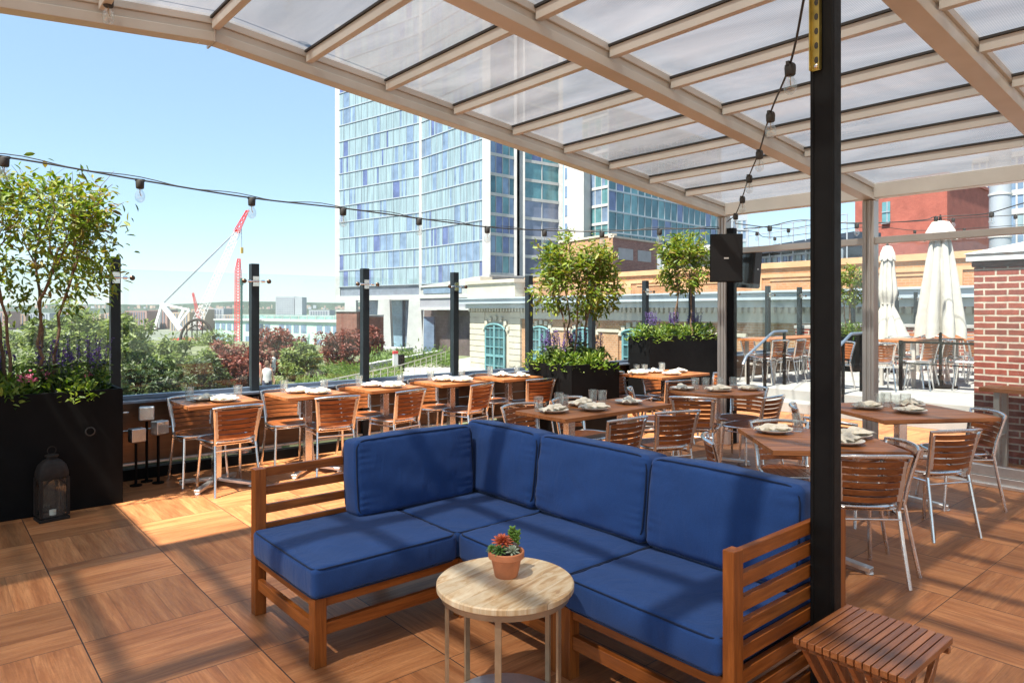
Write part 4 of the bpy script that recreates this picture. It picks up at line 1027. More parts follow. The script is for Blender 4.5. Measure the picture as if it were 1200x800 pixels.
# far planter
planter((9.28, 6.84, 0), 0, 1.8, .42, 1.14, 'long dark planter box behind the hanging loudspeaker')
potted_tree('potted_tree', (9.55, 6.86, 1.08), 1.75, .46, 1.12, 4, 2100, .085, 14, 'slender young tree with a loose crown in the long far planter', foot=.3)
bedding((9.28, 6.82, 1.06), 1.75, .36, .26, 2800, 25, 'leafy green bedding filling the long far planter', False)
salvias([(8.55 + .19 * k, 6.8 + .08 * (k % 3), 1.14, .95) for k in range(9)], 'in the long far planter')
# small planter on the terrace
planter((14.6, 6.4, .3), 0, .55, .5, .75, 'small black planter box beside the closed far parasol')
potted_tree('potted_tree', (14.6, 6.4, 1.0), 1.6, .36, .95, 3, 900, .085, 15, 'narrow young tree in the small terrace planter', foot=.12)
bedding((14.6, 6.4, .98), .5, .4, .35, 700, 27, 'green and purple bedding in the small terrace planter', False)

def park_tree(px, d, r, ztop, zbase, mat, n, seed, label, group, flat=1.0, lsize=.16, trunk=True, kind='park_tree'):
    base = CP(px, d, -2.5 if zbase is None else zbase); t = empty(kind, base, 0, label, 'tree', group); rnd = random.Random(seed); rng = np.random.default_rng(seed)
    H = ztop - base.z; zc = H - r * flat * .95; tips = []; segs = []
    for k in range(3): grow(rnd, Vector((rnd.uniform(-.15, .15), rnd.uniform(-.15, .15), 0)), Vector((rnd.uniform(-.4, .4), rnd.uniform(-.4, .4), 1)).normalized(), max(.6, zc * .55), .07, 3, segs, tips, .7, .1)
    m = MB()
    for pp, rr in segs:
        if rr[0] > .012: m.tube(pp, rr, 5)
    m.build('trunk', M['bark_dark'], t)
    K = 55; u = rng.normal(size=(K, 3)); u /= np.linalg.norm(u, axis=1, keepdims=True); u *= (rng.uniform(.3, 1, K) ** .45)[:, None] * rng.uniform(.8, 1.1, K)[:, None]
    C = np.stack([u[:, 0] * r, u[:, 1] * r, zc + u[:, 2] * r * flat], 1); cr_ = rng.uniform(.10, .26, K) * r
    i = rng.integers(0, K, n); v = rng.normal(size=(n, 3)); v /= np.linalg.norm(v, axis=1, keepdims=True)
    P = C[i] + v * (cr_[i] * rng.uniform(.55, 1.05, n))[:, None]; P[:, 2] = np.maximum(P[:, 2], .05)
    leaf_mesh('crown', M[mat], P, lsize, seed, t, .45, normals=v * .5)
    return t
GP = 'green trees in the elevated park'; GR = 'plum-leaved trees in the elevated park'
specs = [  # px, d, r, ztop, mat, n, label
    (98, 20, 1.5, 1.75, 'park_leaf', 5200, 'tall light green tree just behind the left planter and first post', GP, 1.3),
    (35, 24, 2.2, 1.1, 'park_leaf', 5200, 'broad green tree behind the stems of the left potted tree', GP, 1.0),
    (-30, 22, 2.0, 1.3, 'park_leaf', 3500, 'green tree at the far left edge behind the planter', GP, 1.1),
    (160, 31, 1.9, .75, 'park_leaf', 5500, 'feathery pale green tree right of the first post', GP, 1.0),
    (205, 29, 1.7, .35, 'park_leaf', 5500, 'feathery green tree in front of the steel arch', GP, 1.0),
    (180, 24, 1.3, -.35, 'park_dark', 3600, 'low darker green tree below the feathery ones', GP, .9),
    (232, 27, 1.1, -.35, 'park_dark', 3200, 'darker green bush left of the plum-leaved tree', GP, 1.0),
    (265, 31, 1.35, .05, 'park_red', 4600, 'plum-leaved tree left of the second post', GR, 1.0),
    (288, 34, 1.1, -.3, 'park_red', 2600, 'smaller plum-leaved tree half hidden by the second post', GR, .9),
    (325, 44, 1.7, .35, 'park_red', 4600, 'plum-leaved tree right of the second post', GR, .9),
    (354, 40, 1.25, -.35, 'park_leaf', 3800, 'round green tree between the two plum-leaved trees', GP, 1.0),
    (404, 52, 2.0, .10, 'park_red', 4800, 'widest plum-leaved tree in front of the brick stacks', GR, .85),
    (432, 56, 1.3, .3, 'park_red', 2000, 'plum-leaved tree right of the third post', GR, 1.0),
    (145, 70, 3.2, -.2, 'park_dark', 3200, 'far dark green tree left of the crane mast', GP, .8),
    (250, 80, 2.6, -1.0, 'park_leaf', 2200, 'far green tree behind the first plum-leaved tree', GP, .7),
]
for k, (px, d, r, zt, mt_, n, lab, grp, fl) in enumerate(specs):
    park_tree(px, d, r, zt, None, mt_, int(n * 1.25), 100 + k, lab, grp, fl, .14 + .0022 * d)
# undergrowth and meadow
def scrub(name, px0, px1, d0, d1, n, z0, hh, mat, size, seed, label):
    rng = np.random.default_rng(seed); px = rng.uniform(px0, px1, n); d = rng.uniform(d0, d1, n)
    l = (px - 600) / FPX * d; P = np.stack([FW.x * d + RT.x * l, FW.y * d + RT.y * l, z0 + np.abs(rng.normal(0, 1, n)) * hh * (.4 + .6 * np.sin(px * .11 + d * .7) ** 2)], 1)
    o = leaf_mesh(name, M[mat], P, size, seed, None, .3, -.9); prop(o, label, 'ground cover', kind='stuff')
scrub('meadow_grass', 345, 470, 36, 48, 6500, -2.45, .30, 'park_lime', .22, 51, 'bright green meadow planting beside the park path')
scrub('meadow_grass', 425, 528, 48, 58, 4500, -2.45, .45, 'park_lime', .3, 52, 'bright green grass beyond the park railing below the hotel')
scrub('undergrowth', -60, 330, 20, 40, 14000, -2.45, .35, 'park_leaf', .2, 53, 'mixed green undergrowth below the park trees')
scrub('undergrowth', -60, 300, 19, 23, 3500, -2.45, .3, 'park_red', .14, 54, 'reddish low planting just beyond the balustrade')
# park railing and pavilion walls
e = empty('park_railing', CP(430, 34, -2.44), 0, 'steel railing running along the park path', 'railing')
m = MB(); A_, B_, C2 = CP(345, 27, 0), CP(470, 38, 0), CP(522, 50, 0)
pts = [A_.lerp(B_, k / 12) for k in range(12)] + [B_.lerp(C2, k / 8) for k in range(9)]
for p in pts: m.tube([(p.x, p.y, -2.44), (p.x, p.y, -1.45)], .022, 5)
lbuild(m, 'upright', M['column'], e)
for z in (-1.45, -1.7, -1.95): 
    m = MB(); m.tube([(p.x, p.y, z) for p in pts], .028 if z > -1.5 else .012, 5); lbuild(m, 'rail', M['column'], e)
e = empty('park_bench_wall', CP(360, 25, -2.5), 0, 'long dark planting kerb of the park seen just above the balustrade sill', 'kerb wall')
m = MB(); m.wall(CP(-50, 17.5), CP(330, 20), -2.5, -1.25, .3); m.wall(CP(345, 22), CP(440, 27), -2.5, -1.55, .3); lbuild(m, 'wall', mottled('dark_corten', (.07, .045, .04), .3, 1, .8), e, smooth=0)
m = MB(); m.wall(CP(430, 44), CP(520, 60), -2.44, -1.9, .4); lbuild(m, 'kerb', white_c, e, smooth=0)
t = empty('signal_post', CP(470, 45, -2.44), 0, 'short black post with a red and white panel on the park path', 'post')
m = MB(); m.b2(-.2, .2, -.12, .12, 0, 1.1); m.build('body', M['black'], t, bevel=.02)
m = MB(); m.b2(-.6, -.25, -.05, .05, .3, 1.15); m.build('panel', crane_w, t, smooth=0); m = MB(); m.b2(-.6, -.25, -.06, .06, 1.16, 1.35); m.build('band', crane_r, t, smooth=0)

# people far off in the park
def person(loc, rz, top, legs, skin, hair, label, hat=None):
    t = empty('person', loc, rz, label, 'person', 'people in the park')
    me = bpy.data.meshes.new('body')
    V = [(0, 0, .95), (0, 0, 1.15), (0, .01, 1.38), (0, 0, 1.50), (0, .01, 1.60), (0, .02, 1.72), (.18, 0, 1.40), (.24, .02, 1.12), (.22, .12, .88), (.22, .16, .80), (-.18, 0, 1.40), (-.24, 0, 1.12), (-.25, .03, .86), (-.25, .05, .78),
         (.09, 0, .90), (.11, .08, .48), (.11, .04, .08), (.11, .18, .03), (-.09, 0, .90), (-.11, -.06, .48), (-.11, -.16, .10), (-.11, -.05, .03)]
    E = [(0, 1), (1, 2), (2, 3), (3, 4), (4, 5), (2, 6), (6, 7), (7, 8), (8, 9), (2, 10), (10, 11), (11, 12), (12, 13), (0, 14), (14, 15), (15, 16), (16, 17), (0, 18), (18, 19), (19, 20), (20, 21)]
    RR = [.14, .13, .16, .055, .085, .075, .06, .045, .035, .03, .06, .045, .035, .03, .10, .065, .045, .04, .10, .065, .045, .04]
    me.from_pydata(V, E, []); o = bpy.data.objects.new('body', me); COL.objects.link(o); o.parent = t
    o.modifiers.new('skin', 'SKIN')
    for i, v in enumerate(me.skin_vertices[0].data): v.radius = (RR[i], RR[i] * .8); v.use_root = i == 0
    sb = o.modifiers.new('subd', 'SUBSURF'); sb.levels = 1; sb.render_levels = 1; me.materials.append(skin)
    m = MB(); m.lathe([(.155, .86), (.17, 1.0), (.15, 1.15), (.19, 1.36), (.12, 1.47), (.07, 1.49)], n=12); m.v = [(x * 1.12, y * .8, z) for x, y, z in m.v]; m.build('shirt', top, t)
    m = MB()
    for s, y in ((1, .07), (-1, -.05)): m.tube([(s * .09, 0, .95), (s * .11, y, .50)], [.12, .085], 8)
    m.build('shorts', legs, t)
    m = MB(); m.lathe([(.03, 1.82), (.085, 1.78), (.105, 1.70), (.10, 1.62), (.06, 1.60)], (0, -.02, 0), 10); m.build('hair', hair, t)
skin = mottled('skin', (.45, .26, .18), .1, 5, .6); cw = mottled('white_cotton', (.5, .5, .5), .05, 5, .9); cp = mottled('pink_cotton', (.60, .16, .28), .05, 5, .9); cd_ = mottled('dark_denim', (.05, .06, .10), .1, 5, .9); hr = mottled('brown_hair', (.14, .08, .05), .2, 5, .8); cr2 = mottled('red_cotton', (.55, .06, .06), .05, 5, .9)
person(CP(588, 52, -2.44), 2.0, cp, cd_, skin, hr, 'person in a pink top walking left of the teal corner window')
person(CP(313, 30, -2.44), -.6, cw, cd_, skin, hr, 'person in a white shirt standing right of the second post')
person(CP(303, 33, -2.44), 1.6, cr2, cw, skin, hr, 'person in a red top beside the second post')
person(CP(320, 37, -2.44), .7, cw, cw, skin, hr, 'person dressed all in white farther along the park path')
# ------------------------------------------------------------------ furniture
# --- chair
def make_chair():
    t = empty('dining_chair', (0, 0, 0))
    SZ = .445
    def outline(s=1.0, n=28):
        o = []
        for k in range(n):
            a = 2 * math.pi * k / n; c, s_ = math.cos(a), math.sin(a); e = .62
            x = math.copysign(abs(c) ** e, c) * .195 * s; y = math.copysign(abs(s_) ** e, s_) * .195 * s + .01
            x *= 1.04 + .10 * y / .2; o.append((x, y))
        return o
    m = MB(); ol = outline(.955); xs = np.linspace(-.19, .19, 8)
    def yr(x):
        ys = []
        for i in range(len(ol)):
            a, b = ol[i], ol[(i + 1) % len(ol)]
            if (a[0] - x) * (b[0] - x) <= 0 and a[0] != b[0]: ys.append(a[1] + (b[1] - a[1]) * (x - a[0]) / (b[0] - a[0]))
        return (min(ys), max(ys)) if ys else (0, 0)
    W = .0505
    for k in range(7):
        x0 = -.182 + k * .052 + .0015; x1 = x0 + .049; xa, xb = x0, x1
        if k == 0: xa = x0 + .004
        if k == 6: xb = x1 - .004
        a0, a1 = yr(max(-.184, xa)); b0, b1 = yr(min(.184, xb))
        m.slab([(xa, a0), (xb, b0), (xb, b1), (xa, a1)], SZ - .012, SZ + .004)
    m.v = [(y2, x2 + .0, z) if False else (x2, y2, z) for x2, y2, z in m.v]
    m.build('seat', M['slat'], t, bevel=.002)
    m = MB(); m.tube([(x, y, SZ - .006) for x, y in outline(1.02)], .0105, 8, closed=True)
    m.tube([(-.17, .12, SZ - .035), (.17, .12, SZ - .035)], .009, 6); m.tube([(-.17, -.13, SZ - .035), (.17, -.13, SZ - .035)], .009, 6)
    m.build('seat_frame', M['alu'], t)
    # back: two uprights joined by a bowed top tube
    top = []
    for k in range(11):
        u = k / 10 * 2 - 1; top.append((.205 * u, -.255 - .045 * (1 - u * u), .735 + .008 * (1 - u * u)))
    pts = [(-.170, -.185, SZ - .03), (-.176, -.205, .53), (-.196, -.243, .69)] + top + [(.196, -.243, .69), (.176, -.205, .53), (.170, -.185, SZ - .03)]
    m = MB(); m.tube(pts, .0125, 8); m.build('back_frame', M['alu'], t)
    for s in (-1, 1):
        m = MB(); m.bar((s * .158, -.208, .475), (s * .182, -.250, .705), .026, .005, up=(0, 1, .2)); m.build('side_plate', M['alulite'], t, bevel=.001)
    m = MB()
    for k in range(6):
        z = .490 + k * .041; f = (z - .475) / .23; hw = lerp(.148, .172, f); yb = lerp(-.206, -.246, f); n = 8; vs = []
        for j in range(n + 1):
            u = j / n * 2 - 1; y = yb - .038 * (1 - u * u)
            for dz, dy in ((-.0163, .0065), (.0163, .0065), (.0163, -.0065), (-.0163, -.0065)): vs.append((hw * u, y + dy + dz * -.18, z + dz))
        fs = [(3, 2, 1, 0), tuple(n * 4 + i for i in range(4))]
        for j in range(n):
            for i in range(4): fs.append((j * 4 + i, j * 4 + (i + 1) % 4, j * 4 + 4 + (i + 1) % 4, j * 4 + 4 + i))
        m.add(vs, fs)
    m.build('backrest', M['slat'], t, bevel=.002)
    for s in (-1, 1):
        m = MB(); m.tube([(s * .170, -.185, SZ - .025), (s * .178, -.215, .25), (s * .195, -.262, .0)], .0125, 8); m.build('leg', M['alu'], t)
        m = MB(); m.tube([(s * .168, .165, SZ - .02), (s * .176, .182, .25), (s * .190, .205, .0)], .0125, 8); m.build('leg', M['alu'], t)
    m = MB(); m.tube([(-.174, -.2, .37), (.174, -.2, .37)], .007, 6)
    for s in (-1, 1): m.tube([(s * .173, -.198, .39), (s * .172, .172, .39)], .008, 6)
    m.build('stretcher', M['alu'], t)
    return t
chair = make_chair(); ch_used = [False]
def put_chair(x, y, face, label, group, z=0.0):
    """x, y under the middle of the top rail; face = direction the sitter looks, degrees from +X"""
    a = R(face + 5 * math.sin(x * 37 + y * 91)); cx = x + math.cos(a) * .28; cy = y + math.sin(a) * .28
    return place(chair, ch_used, (cx, cy, z), a - math.pi / 2, label, 'chair', group)

# --- tables
def make_table(w, d, rnd_=False, slats=7, leg='alu'):
    t = empty('dining_table', (0, 0, 0), 0)
    m = MB()
    if rnd_:
        o = [(w / 2 * math.cos(2 * math.pi * k / 40), w / 2 * math.sin(2 * math.pi * k / 40)) for k in range(40)]; m.slab(o, .722, .75)
        m.build('tabletop', M['tabletop'], t, bevel=.004)
    else:
        n = slats; m.b2(-w / 2, w / 2, -d / 2, -d / 2 + .06, .720, .75); m.b2(-w / 2, w / 2, d / 2 - .06, d / 2, .720, .75)
        xs = -w / 2
        k = max(4, round((d - .12) / .075)); s = (d - .124) / k
        for i in range(k): m.b2(-w / 2, w / 2, -d / 2 + .062 + i * s + .001, -d / 2 + .062 + (i + 1) * s - .001, .722, .7495)
        m.build('tabletop', M['tabletop'], t, bevel=.002)
        m = MB(); m.b2(-w / 2 + .05, w / 2 - .05, -d / 2 + .05, d / 2 - .05, .708, .7195); m.build('underframe', M['blacksteel'], t, smooth=0)
    cols = [(-w / 4, 0), (w / 4, 0)] if w > 1.0 else [(0, 0)]
    for cx, cy in cols:
        m = MB(); m.b2(cx - .035, cx + .035, cy - .035, cy + .035, .06, .70); m.build('column', M['alu'], t, bevel=.006)
        m = MB()
        for a in (45, 135, 225, 315):
            c, s_ = math.cos(R(a)), math.sin(R(a)); m.bar((cx + c * .03, cy + s_ * .03, .062), (cx + c * .33, cy + s_ * .33, .028), .055, .028)
            m.lathe([(.02, 0), (.026, .004), (.024, .016)], (cx + c * .315, cy + s_ * .315, 0), 10)
        m.build('foot', M['alulite'], t, bevel=.005)
    return t

def make_plate():
    m = MB(); m.lathe([(.0, .004), (.05, .0), (.068, .002), (.098, .016), (.116, .022), (.118, .026), (.112, .026), (.09, .018), (.066, .008), (.0, .007)], n=30, cap=False); return m.build('plate', M['china'])
def make_napkin(sd):
    m = MB(); rnd = random.Random(sd); n = 14; pts = []; rs = []
    for i in range(n):
        u = i / (n - 1); pts.append((-.095 + .19 * u + rnd.gauss(0, .002), .012 * math.sin(u * 5 + sd), .026 + .008 * math.sin(u * 3.1))); rs.append(.016 + .011 * abs(math.sin(u * 5.3 + .6 + sd)) + .005 * rnd.random())
    m.tube(pts, rs, 9)
    for k in range(3):
        a = rnd.uniform(-.6, .6); c = Vector((-.07 + .07 * k, .02 - .02 * k, .045))
        g = 5; vs = []; fs = []
        for i in range(g):
            for j in range(g):
                u, v = i / (g - 1) - .5, j / (g - 1) - .5
                vs.append((c.x + u * .11 * math.cos(a) - v * .08 * math.sin(a), c.y + u * .11 * math.sin(a) + v * .08 * math.cos(a), c.z + .014 * math.sin(u * 9 + k) * math.cos(v * 7) - .05 * (v * v + u * u)))
        for i in range(g - 1):
            for j in range(g - 1): fs.append((i * g + j, (i + 1) * g + j, (i + 1) * g + j + 1, i * g + j + 1))
        m.add(vs, fs)
    o = m.build('napkin', M['linen'], subd=1); s = o.modifiers.new('solid', 'SOLIDIFY'); s.thickness = .002; return o
def make_tumbler():
    m = MB(); m.lathe([(.0, .0), (.030, .0), (.033, .004), (.037, .07), (.040, .115), (.0375, .115), (.0345, .07), (.030, .016), (.0, .014)], n=20, cap=False); return m.build('tumbler', M['tumbler'])
plate, napkins, tumbler = make_plate(), [make_napkin(4), make_napkin(7), make_napkin(12)], make_tumbler(); pu, nus, tu = [False], [[False], [False], [False]], [False]
ORD = ['first', 'second', 'third', 'fourth', 'fifth']
def setting(tab, items, tdesc, z=.75):
    """items: (kind, x, y, label) in table coordinates"""
    M4 = tab.matrix_basis
    rnd = random.Random(hash(tdesc) % 1000 if False else sum(map(ord, tdesc)))
    for kind, x, y, lab in items:
        p = Matrix.Rotation(tab.rotation_euler.z, 4, 'Z') @ Vector((x, y, 0)) + tab.location; p.z = tab.location.z + z + .0005
        if kind == 'p':
            o = place(plate, pu, p, rnd.uniform(0, 6), f'{lab} cream plate on {tdesc}', 'plate', 'cream plates on the dining tables')
            q = p.copy(); q.z += .004
            kk = rnd.randrange(3); o = place(napkins[kk], nus[kk], q, rnd.uniform(-.9, .9) + 0.3, f'napkin rolled on the {lab} plate on {tdesc}', 'napkin', 'napkins on the dining tables'); s = rnd.uniform(.88, 1.12); o.scale = (s, s * rnd.uniform(.9, 1.2), s)
        else:
            place(tumbler, tu, p, 0, f'{lab} clear tumbler on {tdesc}', 'tumbler', 'tumblers on the dining tables')

t1 = make_table(.62, .55); t1_used = [False]
sqdesc = ['the leftmost balustrade table', 'the second balustrade table', 'the middle balustrade table', 'the fourth balustrade table', 'the balustrade table nearest the planter']
for i in range(5):
    X = 2.0 + .845 * i
    tb = place(t1, t1_used, (X, 6.37, 0), 0, 'small square wooden table, ' + ['leftmost of the row along the balustrade', 'second from the left along the balustrade', 'middle one of the five along the balustrade', 'fourth from the left along the balustrade', 'last of the balustrade row beside the middle planter'][i], 'table', 'square tables along the balustrade')
    j = [.0, .02, -.02, .03, .04][i]
    setting(tb, [('p', -.08 + j, .08, 'window-side'), ('p', .03 + j, -.13, 'near'), ('g', -.17 + j, .20, 'left'), ('g', .2, .04 + j, 'right')], sqdesc[i])
    put_chair(X - .06 + j, 6.93, -90 + [4, -3, 2, 0, 5][i], f'slatted chair backing onto the balustrade at {sqdesc[i]}', 'chairs along the balustrade')
    put_chair(X + [.05, .12, .08, .16, .16][i], 5.93 + [0, .03, .02, .04, .02][i], 90 + [3, -5, 8, 12, -4][i], f'slatted chair on the sofa side of {sqdesc[i]}', 'chairs along the balustrade')

T6 = make_table(1.28, .56); T6.location = (4.24, 3.90, 0); prop(T6, 'long rectangular wooden table right behind the sofa back', 'table')
d6 = 'the long table behind the sofa'
setting(T6, [('p', -.47, .02, 'leftmost'), ('p', -.14, -.10, 'front'), ('p', -.02, .15, 'back'), ('p', .38, -.02, 'right'), ('g', -.52, .14, 'leftmost'), ('g', -.28, .10, 'middle left'), ('g', -.22, .22, 'back left'), ('g', .18, .10, 'middle right'), ('g', .16, .19, 'back right')], d6)
for x, y, f, lab in ((3.90, 4.50, -92, 'slatted chair facing the camera at the left end of ' + d6), (4.52, 4.55, -86, 'slatted chair facing the camera at the middle of ' + d6),
                     (4.02, 3.36, 82, 'left near-side slatted chair at ' + d6), (4.60, 3.34, 70, 'right near-side slatted chair at ' + d6)):
    put_chair(x, y, f, lab, 'chairs at the long table')

T7 = make_table(.92, .92, True); T7.location = (6.08, 3.98, 0); prop(T7, 'round dark wooden table left of the grey canopy column', 'table')
d7 = 'the round table by the canopy column'
setting(T7, [('p', -.26, .22, 'left'), ('p', -.10, -.10, 'middle'), ('p', .22, -.24, 'right'), ('g', -.12, .16, 'left'), ('g', -.03, .10, 'second'), ('g', .10, .02, 'third'), ('g', .23, -.05, 'right')], d7)
for x, y, f, lab in ((5.42, 3.80, 28, 'slatted chair seen squarely from behind at ' + d7), (6.10, 3.34, 88, 'slatted chair turned away on the right side of ' + d7), (6.72, 3.98, 180, 'slatted chair facing left behind ' + d7), (5.55, 4.65, -50, 'slatted chair on the left behind ' + d7)):
    put_chair(x, y, f, lab, 'chairs at the round table')

T8 = make_table(.76, .76); T8.location = (4.24, 2.06, 0); T8.rotation_euler = (0, 0, R(-44)); prop(T8, 'square wooden table turned cornerwise, cut by the black steel post', 'table')
d8 = 'the table behind the black post'
setting(T8, [('p', -.20, .20, 'left'), ('p', .10, -.16, 'middle'), ('p', .24, .06, 'right'), ('g', -.02, .27, 'left'), ('g', .06, .18, 'right')], d8)
for x, y, f, lab in ((4.76, 2.60, -128, 'slatted chair with a sunlit yellow seat behind ' + d8), (3.80, 2.56, -52, 'slatted chair seen edge-on at the left of ' + d8),
                     (4.02, 1.62, 43, 'slatted chair seen from behind just right of the black steel post'), (4.56, 1.66, 139, 'slatted chair turned sideways on the right of ' + d8)):
    put_chair(x, y, f, lab, 'chairs at the table behind the post')

T9 = make_table(.95, .92); T9.location = (5.98, 2.22, 0); T9.rotation_euler = (0, 0, R(-33)); prop(T9, 'wide dark wooden table in front of the brick pier', 'table')
d9 = 'the wide table near the brick pier'
setting(T9, [('p', -.22, .10, 'left'), ('p', -.02, -.14, 'front'), ('p', .20, .16, 'right'), ('g', -.08, .14, 'left'), ('g', -.01, .04, 'second'), ('g', .02, .20, 'third'), ('g', .12, .10, 'right')], d9)
for x, y, f, lab in ((5.65, 2.95, -60, 'slatted chair at the far left of ' + d9), (5.05, 2.37, -8, 'slatted chair just right of the black post at ' + d9),
                     (5.31, 1.60, 62, 'slatted chair on the near side of ' + d9), (6.50, 1.74, 138, 'slatted chair at the right end of ' + d9)):
    put_chair(x, y, f, lab, 'chairs at the wide table')

T10 = make_table(.98, .66); T10.location = (7.15, 5.42, 0); prop(T10, 'light wooden table between the middle planter and the canopy column', 'table')
d10 = 'the light table behind the middle planter'
setting(T10, [('p', -.36, .12, 'left'), ('p', -.02, .15, 'middle'), ('p', -.10, -.18, 'front'), ('p', .26, -.02, 'right'), ('g', -.28, .22, 'left'), ('g', -.2, .16, 'second'), ('g', .08, .10, 'third'), ('g', .2, .20, 'right')], d10)
for x, y, f, lab in ((6.62, 4.78, 70, 'slatted chair seen from behind at the left of ' + d10), (7.55, 5.95, -100, 'slatted chair at the far side of ' + d10), (7.75, 4.95, 150, 'slatted chair at the right end of ' + d10), (6.85, 6.0, -85, 'slatted chair between the middle planter and ' + d10)):
    put_chair(x, y, f, lab, 'chairs at the light table')

# terrace beyond: counter tables and chairs on the raised level
TZ = .30
cts = [(11.95, 6.30, 0, 2.4, .62, 'light wooden terrace table by the balustrade, left of the black post'), (13.9, 3.3, 90, 2.4, .62, 'light wooden terrace table behind the standing parasol'), (15.6, 4.7, 90, 1.6, .62, 'light wooden terrace table farthest back near the parapet'), (12.6, 4.55, 0, 1.1, .62, 'light wooden terrace table behind the black post')]
for x, y, rz, L_, W_, lab in cts: counter('terrace_table', (x, y, TZ), R(rz), L_, W_, .76, lab)
tc = [(10.95, 5.90, 80, 'left front'), (11.5, 5.82, 95, 'second front'), (12.1, 5.84, 92, 'third front'), (12.75, 5.9, 85, 'right front'), (11.3, 6.78, -90, 'far left'), (12.4, 6.76, -88, 'far right')]
for x, y, f, s in tc: put_chair(x, y, f, f'aluminium terrace chair, {s} one at the table by the balustrade', 'chairs on the raised terrace', TZ)
for x, y, f, s in [(13.35, 4.3, 0, 'leftmost near'), (13.3, 3.7, 4, 'second near'), (13.35, 3.05, -3, 'third near'), (13.35, 2.45, 5, 'rightmost near'), (14.5, 3.9, 180, 'left far'), (14.5, 2.8, 176, 'right far')]:
    put_chair(x, y, f, f'aluminium terrace chair, {s} one at the table behind the parasol', 'chairs on the raised terrace', TZ)
for x, y, f, s in [(12.2, 4.05, 75, 'near'), (12.95, 4.05, 98, 'right'), (12.5, 5.1, -90, 'far'), (15.0, 5.0, 0, 'back left'), (15.0, 4.3, 0, 'back right'), (12.0, 3.0, 30, 'stray front')]:
    put_chair(x, y, f, f'aluminium terrace chair, {s} one in the middle of the terrace', 'chairs on the raised terrace', TZ)
for k, (x, y, f) in enumerate([(14.3, 5.3, 20), (13.0, 5.0, -40), (11.3, 5.0, 160), (11.15, 4.4, 30), (14.9, 3.4, 10), (15.3, 2.6, -20), (13.9, 1.9, 90), (12.9, 1.9, 60), (15.9, 3.9, 180), (16.3, 5.2, 190), (13.4, 6.7, -100), (12.1, 2.3, 0)]):
    put_chair(x, y, f, 'aluminium terrace chair, ' + ORDI[k] + ' of the loosely placed ones around the terrace', 'chairs on the raised terrace', TZ)
# low aluminium stools in front of the parasol table
st_used = [False]
def make_stool():
    t = empty('metal_stool', (0, 0, 0))
    m = MB(); m.slab([(x, y) for x, y in [(-.16, -.14), (-.14, -.16), (.14, -.16), (.16, -.14), (.16, .14), (.14, .16), (-.14, .16), (-.16, .14)]], .43, .455); m.build('seat', M['alulite'], t, bevel=.006)
    for a, b in ((-1, -1), (1, -1), (1, 1), (-1, 1)):
        m = MB(); m.tube([(a * .13, b * .13, .43), (a * .18, b * .18, 0)], .012, 6); m.build('leg', M['alu'], t)
    return t
stool0 = make_stool()
for x, y, s in [(11.9, 4.15, 'leftmost'), (12.35, 3.62, 'second'), (12.3, 3.2, 'third'), (12.4, 2.75, 'rightmost')]:
    place(stool0, st_used, (x, y, TZ), .2, f'low aluminium stool, {s} of the row under the closed parasols', 'stool', 'low stools on the terrace')

# terrace handrails
def handrail(x, y, label):
    e = empty('handrail', (x, y, 0), 0, label, 'handrail')
    m = MB(); m.tube([(-.55, 0, .70), (-.45, 0, .82), (.30, 0, 1.16), (.38, 0, 1.19), (.80, 0, 1.19)], .022, 8); m.build('rail', M['sill'], e)
    for px_, zb, zt in ((-.40, 0, .83), (.10, .15, 1.06), (.72, .30, 1.18)):
        m = MB(); m.b2(px_ - .02, px_ + .02, -.02, .02, zb, zt); m.build('upright', M['black'], e, bevel=.003)
    return e
handrail(10.30, 5.9, 'sloping steel handrail on black uprights left of the black post')
handrail(10.3, 4.65, 'sloping steel handrail just right of the black post')
e = empty('terrace_railing', (11.6, 3.2, TZ), 0, 'thin black terrace railing under the closed parasols', 'railing')
m = MB(); m.b2(-.02, .02, -.45, 1.1, .74, .77); m.b2(-.012, .012, -.45, 1.1, .42, .435); m.build('rail', M['black'], e)
for y in (-.45, 1.1):
    m = MB(); m.b2(-.022, .022, y - .022, y + .022, 0, .78); m.build('upright', M['black'], e)

